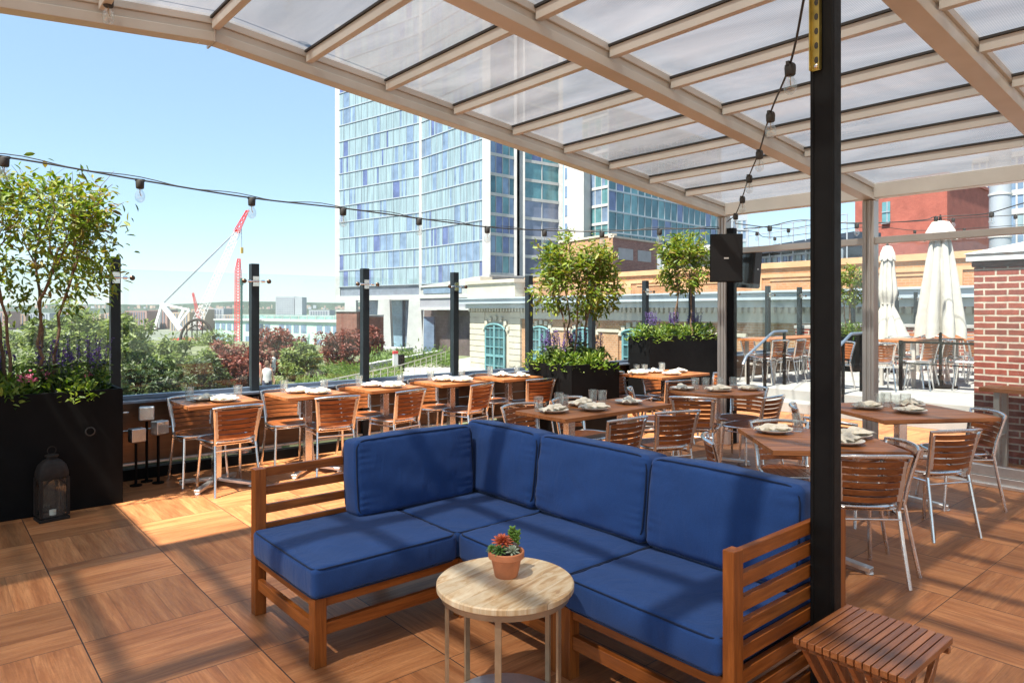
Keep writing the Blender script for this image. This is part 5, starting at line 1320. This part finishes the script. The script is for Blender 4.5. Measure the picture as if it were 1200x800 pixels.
# closed parasols
def parasol(px, d, zt, label, hgt, seed, tied=False, w=.42):
    p = CP(px, d, TZ if d < 20 else 0); e = empty('closed_parasol', p, 0, label, 'parasol', 'closed parasols on the terrace'); rnd = random.Random(seed); T = zt - p.z
    m = MB(); m.tube([(0, 0, .03), (0, 0, T)], .024, 10); m.tube([(0, 0, T), (0, 0, T + .10)], [.026, .012], 8); m.build('pole', M['blacksteel'], e)
    m = MB(); m.lathe([(.24, 0), (.24, .04), (.05, .06), (.04, .2)], n=20); m.build('base', M['blacksteel'], e, bevel=.004)
    n = 72; rows = 22; m = MB(); zl = T - hgt; folds = 8
    ph = [rnd.uniform(-.3, .3) for _ in range(folds)]
    for i in range(rows + 1):
        f = i / rows; z = T - .10 - f * (hgt - .10)
        if tied: r = .10 + .20 * f if f < .45 else (.19 - .55 * (f - .45) if f < .58 else .12 + .82 * (f - .58))
        else: r = .09 + (w - .11) * f ** .75
        for k in range(n):
            a = 2 * math.pi * k / n; fo = abs(math.cos(a * folds / 2 + .25 * math.sin(a * 2 + seed) + .4 * f))
            amp = (.36 + .30 * f) if not tied else .34
            rr = r * (1 - amp + amp * fo ** .6 * 1.15) + rnd.gauss(0, .0015)
            zz = z - (.05 * fo * f * 2 if i == rows else 0) + (.012 * math.sin(a * 3 + seed) if i else 0)
            m.v.append((rr * math.cos(a), rr * math.sin(a), zz))
    for i in range(rows):
        for k in range(n): m.f.append((i * n + k, (i + 1) * n + k, (i + 1) * n + (k + 1) % n, i * n + (k + 1) % n)); m.m.append(0)
    m.build('canopy', M['canvas'], e, smooth=70)
    m = MB(); cs = .62 if tied else .92   # the little vent cap on top
    for r, z in ((.02, T + .005), (.13, T - .02), (.22, T - .16), (.25, T - .27)):
        for k in range(32):
            a = 2 * math.pi * k / 32; q = abs(math.cos(a * 4)) ; rr = r * (.82 + .25 * q) ; m.v.append((rr * math.cos(a) * cs, rr * math.sin(a) * cs, z - (.05 * q if r == .25 else 0)))
    for i in range(3):
        for k in range(32): m.f.append((i * 32 + k, (i + 1) * 32 + k, (i + 1) * 32 + (k + 1) % 32, i * 32 + (k + 1) % 32)); m.m.append(0)
    m.build('vent_cap', M['canvas'], e, smooth=50)
    if tied:
        z = T - hgt * .585; m = MB(); m.tube([(.12 * math.cos(a), .12 * math.sin(a), z) for a in [2 * math.pi * k / 14 for k in range(14)]], .012, 6, closed=True); m.build('tie', M['canvas'], e)
parasol(1102, 11.2, 2.98, 'closed off-white parasol standing open-skirted in front of the red building', 1.78, 3, False, .37)
parasol(1040, 14.0, 2.84, 'closed off-white parasol tied at the waist behind the grey canopy column', 2.0, 5, True, .52)

# --- sofa
def rbox(m, w, d, h, r=.03, n=10, puff=.02, seed=0, wr=.006, pk=.0, cx=0, cy=0, cz=0, mi=0):
    """soft cushion: rounded box with puffed faces, centred at c"""
    rnd = random.Random(seed); k1, k2, k3, k4 = [rnd.uniform(0, 6) for _ in range(4)]
    faces = {}; vs = []; fs = []
    dims = (w / 2, d / 2, h / 2)
    def vert(p):
        key = tuple(round(c, 5) for c in p)
        if key in faces: return faces[key]
        q = Vector((p[0] * dims[0], p[1] * dims[1], p[2] * dims[2])); inner = Vector([max(-(dims[i] - r), min(dims[i] - r, q[i])) for i in range(3)])
        dlt = q - inner
        if dlt.length > 1e-9: q = inner + dlt.normalized() * r
        x, y, z = p
        ex = (1 - x ** 4) * (1 - y ** 4) * (1 - z ** 2 * 0)
        q.z += math.copysign(puff * (1 - x * x) * (1 - y * y), z) * abs(z) ** 3
        q.x += math.copysign(puff * .6 * (1 - y * y) * (1 - z * z), x) * abs(x) ** 3
        q.y += math.copysign(puff * .6 * (1 - x * x) * (1 - z * z), y) * abs(y) ** 3
        wv = wr * (math.sin(x * 5 + k1 + y * 2) * math.sin(y * 6 + k2) + .6 * math.sin(x * 11 + k3) * math.sin(y * 9 - x * 4 + k4 + z * 3))
        q += q.normalized() * wv
        if pk:
            a_ = max(abs(x), abs(y)); t_ = y if abs(x) > abs(y) else x; u_ = abs(z)
            q.z += math.copysign(1, z) * u_ ** 2 * pk * math.exp(-(1 - a_) * 7) * (1 - math.exp(-(1 - a_) * 40)) * math.sin(t_ * 26 + 3 * math.sin(t_ * 5 + k1) + k2)
            q.z += math.copysign(1, z) * u_ ** 2 * pk * 1.3 * math.sin((x * 3 + y * 2.2) * 2 + k3) * math.exp(-((y + .55) ** 2) * 3) * (1 - x ** 4)
            q.z -= math.copysign(1, z) * u_ ** 2 * pk * 2.2 * math.exp(-((x - .15 * math.sin(k4)) ** 2) * 9 - (y - .1) ** 2 * 5)
        vs.append((q.x + cx, q.y + cy, q.z + cz)); faces[key] = len(vs) - 1; return faces[key]
    g = [math.copysign(abs(u) ** .75, u) for u in [-1 + 2 * i / n for i in range(n + 1)]]
    for ax in range(3):
        for s in (-1, 1):
            for i in range(n):
                for j in range(n):
                    quad = []
                    for a, b in ((i, j), (i + 1, j), (i + 1, j + 1), (i, j + 1)):
                        p = [0, 0, 0]; p[ax] = s; p[(ax + 1) % 3] = g[a]; p[(ax + 2) % 3] = g[b]; quad.append(vert(p))
                    fs.append(quad if s > 0 else quad[::-1])
    m.add(vs, fs, mi)
def cushion(parent, name, c, w, d, h, seed, axis='z', puff=.016, rot=None, n=44):
    """axis = thin axis; piping runs round both edges of the two big faces"""
    m = MB(); rbox(m, w, d, h, min(w, d, h) * .17, n, puff, seed, .002, .0022); Mx = Matrix.Translation(c) @ (rot if rot else Matrix.Identity(4))
    if axis == 'y':
        m = MB(); rbox(m, w, h, d, min(w, d, h) * .17, n, puff, seed, .0032, .0034); T = Matrix(((1, 0, 0, 0), (0, 0, -1, 0), (0, 1, 0, 0), (0, 0, 0, 1))); Mx = Mx @ T
    if axis == 'x':
        m = MB(); rbox(m, d, h, w, min(w, d, h) * .17, n, puff, seed, .0032, .0034); T = Matrix(((0, 0, -1, 0), (1, 0, 0, 0), (0, -1, 0, 0), (0, 0, 0, 1))).transposed() if False else Matrix(((0, 0, 1, 0), (1, 0, 0, 0), (0, 1, 0, 0), (0, 0, 0, 1))); Mx = Mx @ T
    m.v = [tuple(Mx @ Vector(v)) for v in m.v]
    cu = m.build(name, M['navy'], parent, smooth=80)
    W2, D2, H2 = (w, d, h) if axis == 'z' else ((w, h, d) if axis == 'y' else (d, h, w))
    ins = .17 * min(w, d, h) * .29 - .0015
    for s in (-1, 1):
        pm = MB(); pts = []; r = min(W2, D2, H2) * .3
        hx, hy = W2 / 2 - ins, D2 / 2 - ins
        for qx, qy, a0 in ((1, 1, 0), (-1, 1, 90), (-1, -1, 180), (1, -1, 270)):
            for k in range(5):
                a = R(a0 + 90 * k / 4); pts.append(((hx - r) * qx + r * math.cos(a), (hy - r) * qy + r * math.sin(a), s * (H2 / 2 - ins)))
        P2 = []
        for i in range(len(pts)):
            a, b = Vector(pts[i]), Vector(pts[(i + 1) % len(pts)]); L_ = (b - a).length; k = max(1, int(L_ / .05))
            for j in range(k):
                p = a.lerp(b, j / k); bu = puff * .55
                x, y = p.x / (W2 / 2), p.y / (D2 / 2)
                if abs(x) > abs(y): p.x += math.copysign(bu * (1 - y * y) * .35, x)
                else: p.y += math.copysign(bu * (1 - x * x) * .35, y)
                P2.append(Mx @ p)
        pm.tube(P2, .0038, 6, closed=True); pm.build('piping', M['piping'], cu)
    return cu
sofa = empty('corner_sofa', (2.1, 2.9, 0), 0, 'L-shaped corner sofa with slatted teak frame and navy blue cushions', 'sofa')
def sb(x0, x1, y0, y1, z0, z1, name, ax, bev=.003):
    m = MB(); m.b2(x0 - 2.1, x1 - 2.1, y0 - 2.9, y1 - 2.9, z0, z1); return m.build(name, M['teak'][ax], sofa, bevel=bev)
LG = .058
XF, XB, YF, YB, Y0 = 2.07, 2.90, 2.83, 3.58, 1.285   # seat front x, back x, chaise front y, back y, right end y
XL_ = 1.295
# legs
for x, y, h in ((XL_, YF, .30), (XL_, YB - LG, .74), (XF - .0, YF, .30), (XF, 2.13, .30), (XF, 2.055, .30), (XB - LG, YB - LG, .74), (XB - LG, 2.10, .74), (2.0, YB - LG, .74), (2.10, YF - .02 - LG, .30)):
    if (x, y) == (2.10, YF - .02 - LG): continue
    sb(x, x + LG, y, y + LG, 0, h, 'leg', 2)
sb(XF, XF + LG, Y0, Y0 + .045, 0, .74, 'arm_post', 2); sb(XB - LG, XB, Y0, Y0 + .045, 0, .74, 'arm_post', 2)
e_ = .0015
# rails of the chaise
for z0, z1 in ((.255, .30), (.13, .185)):
    sb(XL_ + LG + e_, XF - e_, YF + .012, YF + .04, z0, z1, 'rail', 0); sb(XL_ + .012, XL_ + .04, YF + LG + e_, YB - LG - e_, z0, z1, 'rail', 1)
    sb(XF + .012, XF + .04, 2.13 + LG + e_, YF - e_, z0, z1, 'rail', 1); sb(XF + .012, XF + .04, Y0 + .045 + e_, 2.055 - e_, z0, z1, 'rail', 1)
sb(XL_ + LG + e_, XB - LG - e_, YB - .045, YB - .018, .25, .30, 'rail', 0); sb(XB - .045, XB - .018, Y0 + .05, YB - LG - e_, .25, .30, 'rail', 1)
# slats carrying the seat cushions
for k in range(9):
    x = XL_ + .10 + k * .085; sb(x, x + .045, YF + .045, YB - .05, .262, .280, 'seat_slat', 1)
for k in range(17):
    y = Y0 + .08 + k * .085; sb(XF + .045, XB - .05, y, y + .045, .262, .280, 'seat_slat', 0)
# left back: top rail and slats
for z0, z1 in ((.695, .74), (.600, .645), (.505, .55), (.41, .455), (.315, .36)):
    sb(XL_ + LG + e_, 2.0 - e_, YB - .042, YB - .018, z0, z1, 'back_slat', 0); sb(2.0 + LG + e_, XB - LG - e_, YB - .042, YB - .018, z0, z1, 'back_slat', 0)
    sb(XB - .042, XB - .018, 2.10 + LG + e_, YB - LG - e_, z0, z1, 'back_slat', 1); sb(XB - .042, XB - .018, Y0 + .045 + e_, 2.10 - e_, z0, z1, 'back_slat', 1)
# right arm
for k in range(8):
    z1 = .735 - k * .083; sb(XF + LG + e_, XB - LG - e_, Y0 + .010, Y0 + .034, z1 - .050, z1, 'arm_slat', 0)
# seat cushions (centre relative to the sofa)
def cu(name, x0, x1, y0, y1, z0, z1, seed, axis='z', puff=.016, rot=None):
    return cushion(sofa, name, Vector(((x0 + x1) / 2 - 2.1, (y0 + y1) / 2 - 2.9, (z0 + z1) / 2)), x1 - x0, y1 - y0, z1 - z0, seed, axis, puff, rot)
cu('seat_cushion', 1.285, 2.045, 2.815, 3.53, .302, .435, 1)
cu('seat_cushion', 2.05, 2.70, 2.835, 3.53, .302, .432, 2)
cu('seat_cushion', 2.055, 2.84, 2.085, 2.83, .302, .434, 3)
cu('seat_cushion', 2.055, 2.84, 1.335, 2.08, .302, .434, 4)
lean = R(7)
cu('back_cushion', 1.78, 2.56, 3.36, 3.52, .437, .845, 5, 'y', .022, Matrix.Rotation(-lean * .6, 4, 'X'))
cu('back_cushion', 2.60, 2.80, 2.86, 3.52, .437, .85, 6, 'x', .022, Matrix.Rotation(lean, 4, 'Y'))
cu('back_cushion', 2.60, 2.80, 2.09, 2.85, .437, .85, 7, 'x', .026, Matrix.Rotation(lean, 4, 'Y'))
cu('back_cushion', 2.60, 2.80, 1.335, 2.08, .437, .85, 8, 'x', .026, Matrix.Rotation(lean, 4, 'Y'))

# --- round side table
rt = empty('round_side_table', (1.735, 2.075, 0), R(12), 'small round side table with a pale mango wood top on thin brass legs', 'side table')
m = MB(); m.lathe([(.0, .474), (.262, .474), (.267, .478), (.267, .496), (.262, .501), (.0, .501)], n=64, cap=False); m.build('tabletop', M['mango'], rt, smooth=30)
m = MB(); m.lathe([(.242, .448), (.250, .448), (.250, .4735), (.242, .4735), (.242, .448)], n=64, cap=False); m.build('ring', M['brass'], rt, smooth=30)
for a in (-148, -85, -10, 80, 150):
    m = MB(); c, s = math.cos(R(a)), math.sin(R(a)); m.bar((c * .236, s * .236, .002), (c * .236, s * .236, .4735), .024, .010, up=(c, s, 0)); m.build('leg', M['brass'], rt, bevel=.001)
m = MB(); m.lathe([(.0, .012), (.225, .012), (.228, .022), (.0, .022)], n=48, cap=False); m.build('base_disc', M['alulite'], rt)

# --- succulent pot
sp = empty('succulent_pot', (1.765, 2.105, .5015), 0, 'terracotta pot on the round table planted with mixed succulents', 'potted succulents')
m = MB(); m.lathe([(.0, .0), (.043, .0), (.046, .004), (.060, .072), (.068, .073), (.071, .076), (.072, .098), (.069, .101), (.064, .100), (.060, .085), (.0, .083)], n=40, cap=False); m.build('pot', M['terracotta'], sp, smooth=30)
m = MB(); m.lathe([(.0, .088), (.062, .086)], n=24, cap=False); m.build('soil', M['soil'], sp)
def rosette(c, r, n, col, tilt, name='rosette', rings=4, pointy=.5):
    m = MB()
    for q in range(rings):
        f = 1 - q / rings; k = max(4, int(n * (.6 + .4 * f)))
        for j in range(k):
            a = 2 * math.pi * j / k + q * .7; e = R(15 + 60 * (1 - f)); L_ = r * (.45 + .55 * f); w = L_ * .38
            d = Vector((math.cos(a) * math.cos(e), math.sin(a) * math.cos(e), math.sin(e))); s = Vector((-math.sin(a), math.cos(a), 0)); n_ = s.cross(d)
            b = Vector((0, 0, .003 * q))
            ring = []
            for t, ww, th in ((.05, .45, .25), (.45, 1, .35), (.78, .85, .30), (1.0, .12, .08)):
                cc = b + d * L_ * t - n_ * L_ * .10 * math.sin(t * 3); ring.append([cc + s * w * ww * .5, cc - n_ * w * th * -.5, cc - s * w * ww * .5, cc - n_ * w * th * .5])
            vs = [v for rg in ring for v in rg]; fs = [(3, 2, 1, 0), (12, 13, 14, 15)]
            for i in range(3):
                for z in range(4): fs.append((i * 4 + z, i * 4 + (z + 1) % 4, i * 4 + 4 + (z + 1) % 4, i * 4 + 4 + z))
            m.add(vs, fs)
    Rm = Matrix.Translation(c) @ Matrix.Rotation(R(tilt[0]), 4, 'X') @ Matrix.Rotation(R(tilt[1]), 4, 'Y')
    m.v = [tuple(Rm @ Vector(v)) for v in m.v]; return m.build(name, col, sp, smooth=60, subd=1)
sg = lambda n, c: leafmat(n, [tuple(x * .7 for x in c), c, tuple(min(1, x * 1.35) for x in c)], .15, .45)
s_green, s_orange, s_pale, s_mauve, s_lime = sg('succulent_green', (.10, .20, .05)), sg('succulent_orange', (.62, .14, .06)), sg('succulent_pale', (.40, .46, .34)), sg('succulent_mauve', (.30, .20, .24)), sg('succulent_lime', (.16, .30, .05))
rosette((-.012, .010, .124), .050, 11, s_orange, (12, -5), rings=6)
rosette((-.040, -.010, .104), .036, 9, s_green, (15, -25), rings=5)
rosette((.000, -.034, .100), .038, 8, s_pale, (28, 0), rings=4)
rosette((.026, -.012, .104), .032, 8, s_mauve, (5, 20), rings=4)
rosette((-.046, .026, .104), .03, 8, s_lime, (-10, -25), rings=4)
m = MB(); rnd = random.Random(9)
for (bx, by, hh) in ((.030, .014, .075), (.044, .000, .062), (.040, .028, .058)):
    for q in range(7):
        z = .095 + hh * q / 6
        for j in range(4):
            a = j * 1.57 + q * .8 + rnd.uniform(-.2, .2); c = Vector((bx + .006 * q * .4, by, z)); d = Vector((math.cos(a), math.sin(a), .75)).normalized(); L_ = .024 * (1.1 - .05 * q)
            m.tube([c, c + d * L_ * .5, c + d * L_], [.003, .0065, .002], 6)
m.build('upright_succulent', s_lime, sp)

# --- slatted stool
ss = empty('slatted_stool', (2.450, .995, 0), 0, 'low folding stool of narrow reddish wooden slats at the bottom right', 'stool')
m = MB()
for k in range(14):
    y = -.175 + k * .0254
    m.b2(-.205, .205, y, y + .0215, .425, .447)
ob_ = m.build('seat', M['stool'][0], ss, bevel=.002)
for x_ in (-.172, .172):
    m = MB(); m.b2(x_ - .01, x_ + .01, -.176, .178, .402, .4245); m.build('crosspiece', M['stool'][1], ss, bevel=.002)
for s in (-1, 1):
    for k in range(7 if s < 0 else 6):
        y = -.172 + k * .0508 + (.0254 if s > 0 else 0)
        m = MB(); m.bar((s * .185, y + .0105, .4215), (-s * .15, y + .0105, .006), .020, .030, up=(1, 0, 0)); m.build('leg', M['stool'][2], ss, bevel=.002)
m = MB(); m.tube([(-.006, -.176, .21), (-.006, .176, .21)], .006, 6); m.build('hinge_rod', M['alu'], ss)

# --- lantern
ln = empty('floor_lantern', (.75, 6.14, 0), R(8), 'dark rusty metal lantern with arched glass sides on the floor before the left planter', 'lantern')
w = .086; hh = .315
m = MB(); m.b2(-w - .012, w + .012, -w * .8 - .012, w * .8 + .012, .0, .022); m.b2(-w, w, -w * .8, w * .8, .022, .034); m.build('base', M['lantern'], ln, bevel=.004)
m = MB()
for a in (-1, 1):
    for b in (-1, 1): m.b2(a * w - .010, a * w + .010, b * w * .8 - .010, b * w * .8 + .010, .034, hh)
for s in (-1, 1):
    pts = [(-w + 2 * w * k / 12, s * w * .8, hh - .075 + .075 * math.sin(math.pi * k / 12)) for k in range(13)]
    m.tube(pts, .007, 6); m.tube([(s * w, (-.8 + 1.6 * k / 12) * w, hh - .075 + .075 * math.sin(math.pi * k / 12)) for k in range(13)], .007, 6)
m.build('frame', M['lantern'], ln, bevel=.002)
m = MB(); rows = [(1.0, hh), (1.03, hh + .02), (1.0, hh + .045), (.86, hh + .09), (.60, hh + .12), (.35, hh + .135), (.30, hh + .15)]
for f, z in rows:
    for k in range(24):
        a = 2 * math.pi * (k + .5) / 24; e = .35; x = math.copysign(abs(math.cos(a)) ** e, math.cos(a)); y = math.copysign(abs(math.sin(a)) ** e, math.sin(a)); m.v.append((x * (w + .01) * f, y * (w + .01) * .8 * f, z))
for i in range(len(rows) - 1):
    for k in range(24): m.f.append((i * 24 + k, i * 24 + (k + 1) % 24, (i + 1) * 24 + (k + 1) % 24, (i + 1) * 24 + k)); m.m.append(0)
m.f.append(tuple(range((len(rows) - 1) * 24, len(rows) * 24))); m.m.append(0); m.f.append(tuple(range(23, -1, -1))); m.m.append(0)
m.build('roof', M['lantern'], ln)
m = MB(); m.lathe([(.03, hh + .15), (.045, hh + .152), (.045, hh + .162), (.02, hh + .168)], n=16); m.tube([(.028 * math.cos(a), 0, hh + .195 + .028 * math.sin(a)) for a in [2 * math.pi * k / 20 for k in range(20)]], .0035, 6, closed=True); m.build('handle', M['lantern'], ln)
for s in (-1, 1):
    m = MB(); m.b2(-w + .011, w - .011, s * w * .8 - .0015, s * w * .8 + .0015, .036, hh - .01); m.build('pane', M['glass'], ln, smooth=0)
m = MB(); m.lathe([(.022, .0), (.022, .035), (.018, .036)], n=16); o = m.build('candle', M['china']); o.location = (.755, 6.13, .0345); prop(o, 'stub of a white candle inside the floor lantern', 'candle')

# --- floodlights behind the planter
for x, y, z, rz, lab in ((1.46, 6.80, .45, 10, 'left lowest'), (1.56, 6.90, .62, -15, 'middle highest'), (1.64, 6.78, .50, 25, 'right')):
    e = empty('floodlight', (x, y, 0), R(rz), f'small steel floodlight on a thin post, {lab} of three beside the left planter', 'floodlight', 'floodlights beside the left planter')
    m = MB(); m.b2(-.062, .062, -.045, .045, z - .06, z + .06); m.build('housing', M['alulite'], e, bevel=.01)
    m = MB(); m.b2(-.052, .052, -.051, -.046, z - .05, z + .05); m.build('lens', M['tumbler'], e, smooth=0)
    m = MB(); m.tube([(0, .02, .01), (0, .02, z - .076)], .012, 8); m.lathe([(.05, 0), (.05, .01)], (0, .02, 0), 12); m.build('post', M['black'], e)

# --- loudspeakers
def speaker(c, rz, w, d, h, tilt, label):
    e = empty('loudspeaker', c, R(rz), label, 'loudspeaker'); e.rotation_euler = (R(tilt), 0, R(rz))
    m = MB(); m.slab([(-w / 2, -d / 2), (w / 2, -d / 2), (w / 2 * .62, d / 2), (-w / 2 * .62, d / 2)], -h / 2, h / 2); m.build('cabinet', M['blacksteel'], e, bevel=.008)
    m = MB(); m.b2(-w / 2 + .012, w / 2 - .012, -d / 2 - .012, -d / 2 - .001, -h / 2 + .012, h / 2 - .012); m.build('grille', mottled('speaker_grille', (.012, .012, .012), .3, 200, .8), e, bevel=.004)
    m = MB(); m.b2(-.025, .025, -d / 2 - .0145, -d / 2 - .0125, -.008, .008); m.build('badge', M['alulite'], e)
    m = MB(); m.b2(-.03, .03, d / 2 + .001, d / 2 + .10, -.03, .03); m.build('bracket', M['blacksteel'], e)
p = CP(850, 7.75, 0)
speaker((p.x, p.y, CAM_H + 60.5 / FPX * 7.75), HEAD - 90 - 12, .35, .22, .53, 4, 'black loudspeaker hanging on the front of the grey canopy column')
p = CP(876, 8.35, 0)
speaker((p.x, p.y, CAM_H + 48 / FPX * 8.35), HEAD - 90 + 55, .30, .22, .46, 4, 'black loudspeaker behind the column, half hidden by the first one')

# --- string lights
def string_lights(path, sockets, label, r=.006, bulb=1.0, double=False, hang=.02):
    e = empty('string_lights', path[0], 0, label, 'string lights'); o = Vector(path[0])
    P = [Vector(p) - o for p in path]
    m = MB(); m.tube(P, r, 6); 
    if double: m.tube([p + Vector((0, 0, .012 + .012 * math.sin(i * .9))) for i, p in enumerate(P)], r * .55, 5)
    m.build('cable', M['seal'], e)
    for s in sockets:
        c = Vector(s) - o; b = bulb
        m = MB(); m.lathe([(.010 * b, .004), (.026 * b, -.006 * b), (.028 * b, -.02 * b), (.026 * b, -.055 * b), (.022 * b, -.06 * b)], c, 12); m.b2(c.x - .03 * b, c.x + .03 * b, c.y - .008, c.y + .008, c.z - .012, c.z + .008)
        k = m.build('socket', M['seal'], e)
        m = MB(); z0 = c.z - .061 * b; m.lathe([(.012 * b, 0), (.018 * b, -.012 * b), (.030 * b, -.035 * b), (.033 * b, -.055 * b), (.028 * b, -.078 * b), (.012 * b, -.093 * b), (.001, -.096 * b)], (c.x, c.y, z0), 14, cap=False); m.build('bulb', M['bulb'], k)
        m = MB(); m.tube([(c.x, c.y, z0), (c.x, c.y, z0 - .03 * b), (c.x + .008 * b, c.y, z0 - .05 * b)], .003 * b, 4); m.build('filament', M['brass'], k)
def on_y(px, py, y):        # point on the vertical plane Y=y seen at px, py
    r = (px - 600) / FPX; x = y * (FW.x + r * FW.y) / (FW.y - r * FW.x); d = FW.x * x + FW.y * y
    return Vector((x, y, CAM_H - (py - 363) * d / FPX))
def catmull(P, n=8):
    out = []; P = [Vector(p) for p in P]
    for i in range(len(P) - 1):
        p0, p1, p2, p3 = P[max(i - 1, 0)], P[i], P[i + 1], P[min(i + 2, len(P) - 1)]
        for k in range(n):
            t = k / n; out.append(.5 * ((2 * p1) + (p2 - p0) * t + (2 * p0 - 5 * p1 + 4 * p2 - p3) * t * t + (3 * p1 - p0 - 3 * p2 + p3) * t ** 3))
    out.append(P[-1]); return out
YS = 5.95
s1 = [on_y(px, py, YS) for px, py in ((-170, 166), (5, 184), (164, 211), (295, 232), (402, 244), (491, 256), (571, 266), (638, 270))]
endp = Vector((7.12, 4.62, 2.50)); s1 += [s1[-1].lerp(endp, .33) + Vector((0, 0, -.02)), s1[-1].lerp(endp, .66) + Vector((0, 0, .0)), endp]
string_lights(catmull(s1), [tuple(p) for p in s1[1:-1]], 'long black string of clear bulbs crossing the sky from the left edge to the column', .007, 1.12, True)
A0 = Vector((2.60, 1.32, 2.86)); s2 = [CP(942, 2.8, 2.80), CP(926, 3.35, CAM_H + 288 / FPX * 3.35), CP(903, 4.15, CAM_H + 231 / FPX * 4.15), CP(890, 4.95, CAM_H + 186 / FPX * 4.95), CP(878, 5.75, CAM_H + 157 / FPX * 5.75), CP(870, 6.5, CAM_H + 132 / FPX * 6.5), CP(862, 7.2, CAM_H + 112 / FPX * 7.2), CP(852, 7.9, 2.55)]
string_lights(catmull(s2), [tuple(p) for p in s2[1:-1]], 'string of clear bulbs running from the black post down to the grey column', .0055, .95)
m = MB(); c = CP(940, 2.75, 2.80); m.tube([(c.x + .07 * math.cos(a), c.y + .03 * math.sin(a), c.z + .02 * math.sin(a)) for a in [2 * math.pi * k / 20 for k in range(20)]], .004, 6, closed=True)
prop(m.build('cable_loop', M['seal']), 'small loop of black cable wound at the top of the steel post', 'cable')
s3 = [on_y(px, py, 4.44) for px, py in ((60, -16), (127, -4), (230, -14), (338, -14), (430, -30))]
string_lights(catmull(s3), [tuple(s3[1]), tuple(s3[3])], 'short string with two clear bulbs hanging from the front canopy beam', .005, 1.0)
for q, (pts, soc, lab) in enumerate((
        ([(872, 268, 8.2), (902, 265, 9), (940, 258, 10), (1004, 262, 9.8), (1080, 258, 10), (1097, 254, 10.4), (1140, 252, 10), (1162, 249, 9.5), (1200, 238, 9), (1240, 230, 8.6)], (1, 3, 5, 7), 'string of clear bulbs sagging across the terrace just above the parasols'),
        ([(862, 262, 8.2), (924, 268, 12), (967, 262, 13), (1060, 260, 13), (1117, 256, 13), (1190, 252, 12), (1250, 246, 12)], (1, 2, 4, 5), 'farther string of clear bulbs over the terrace against the red building'),
        ([(862, 270, 8.3), (887, 272, 13), (908, 278, 14), (1016, 266, 15), (1072, 270, 15), (1130, 268, 15), (1220, 262, 15)], (1, 2, 3, 4, 5), 'lowest and farthest string of clear bulbs over the terrace'))):
    P = [CP(px, d, CAM_H - (py - 363) * d / FPX) for px, py, d in pts]
    string_lights(catmull(P), [tuple(P[i]) for i in soc], lab, .007, 1.1)
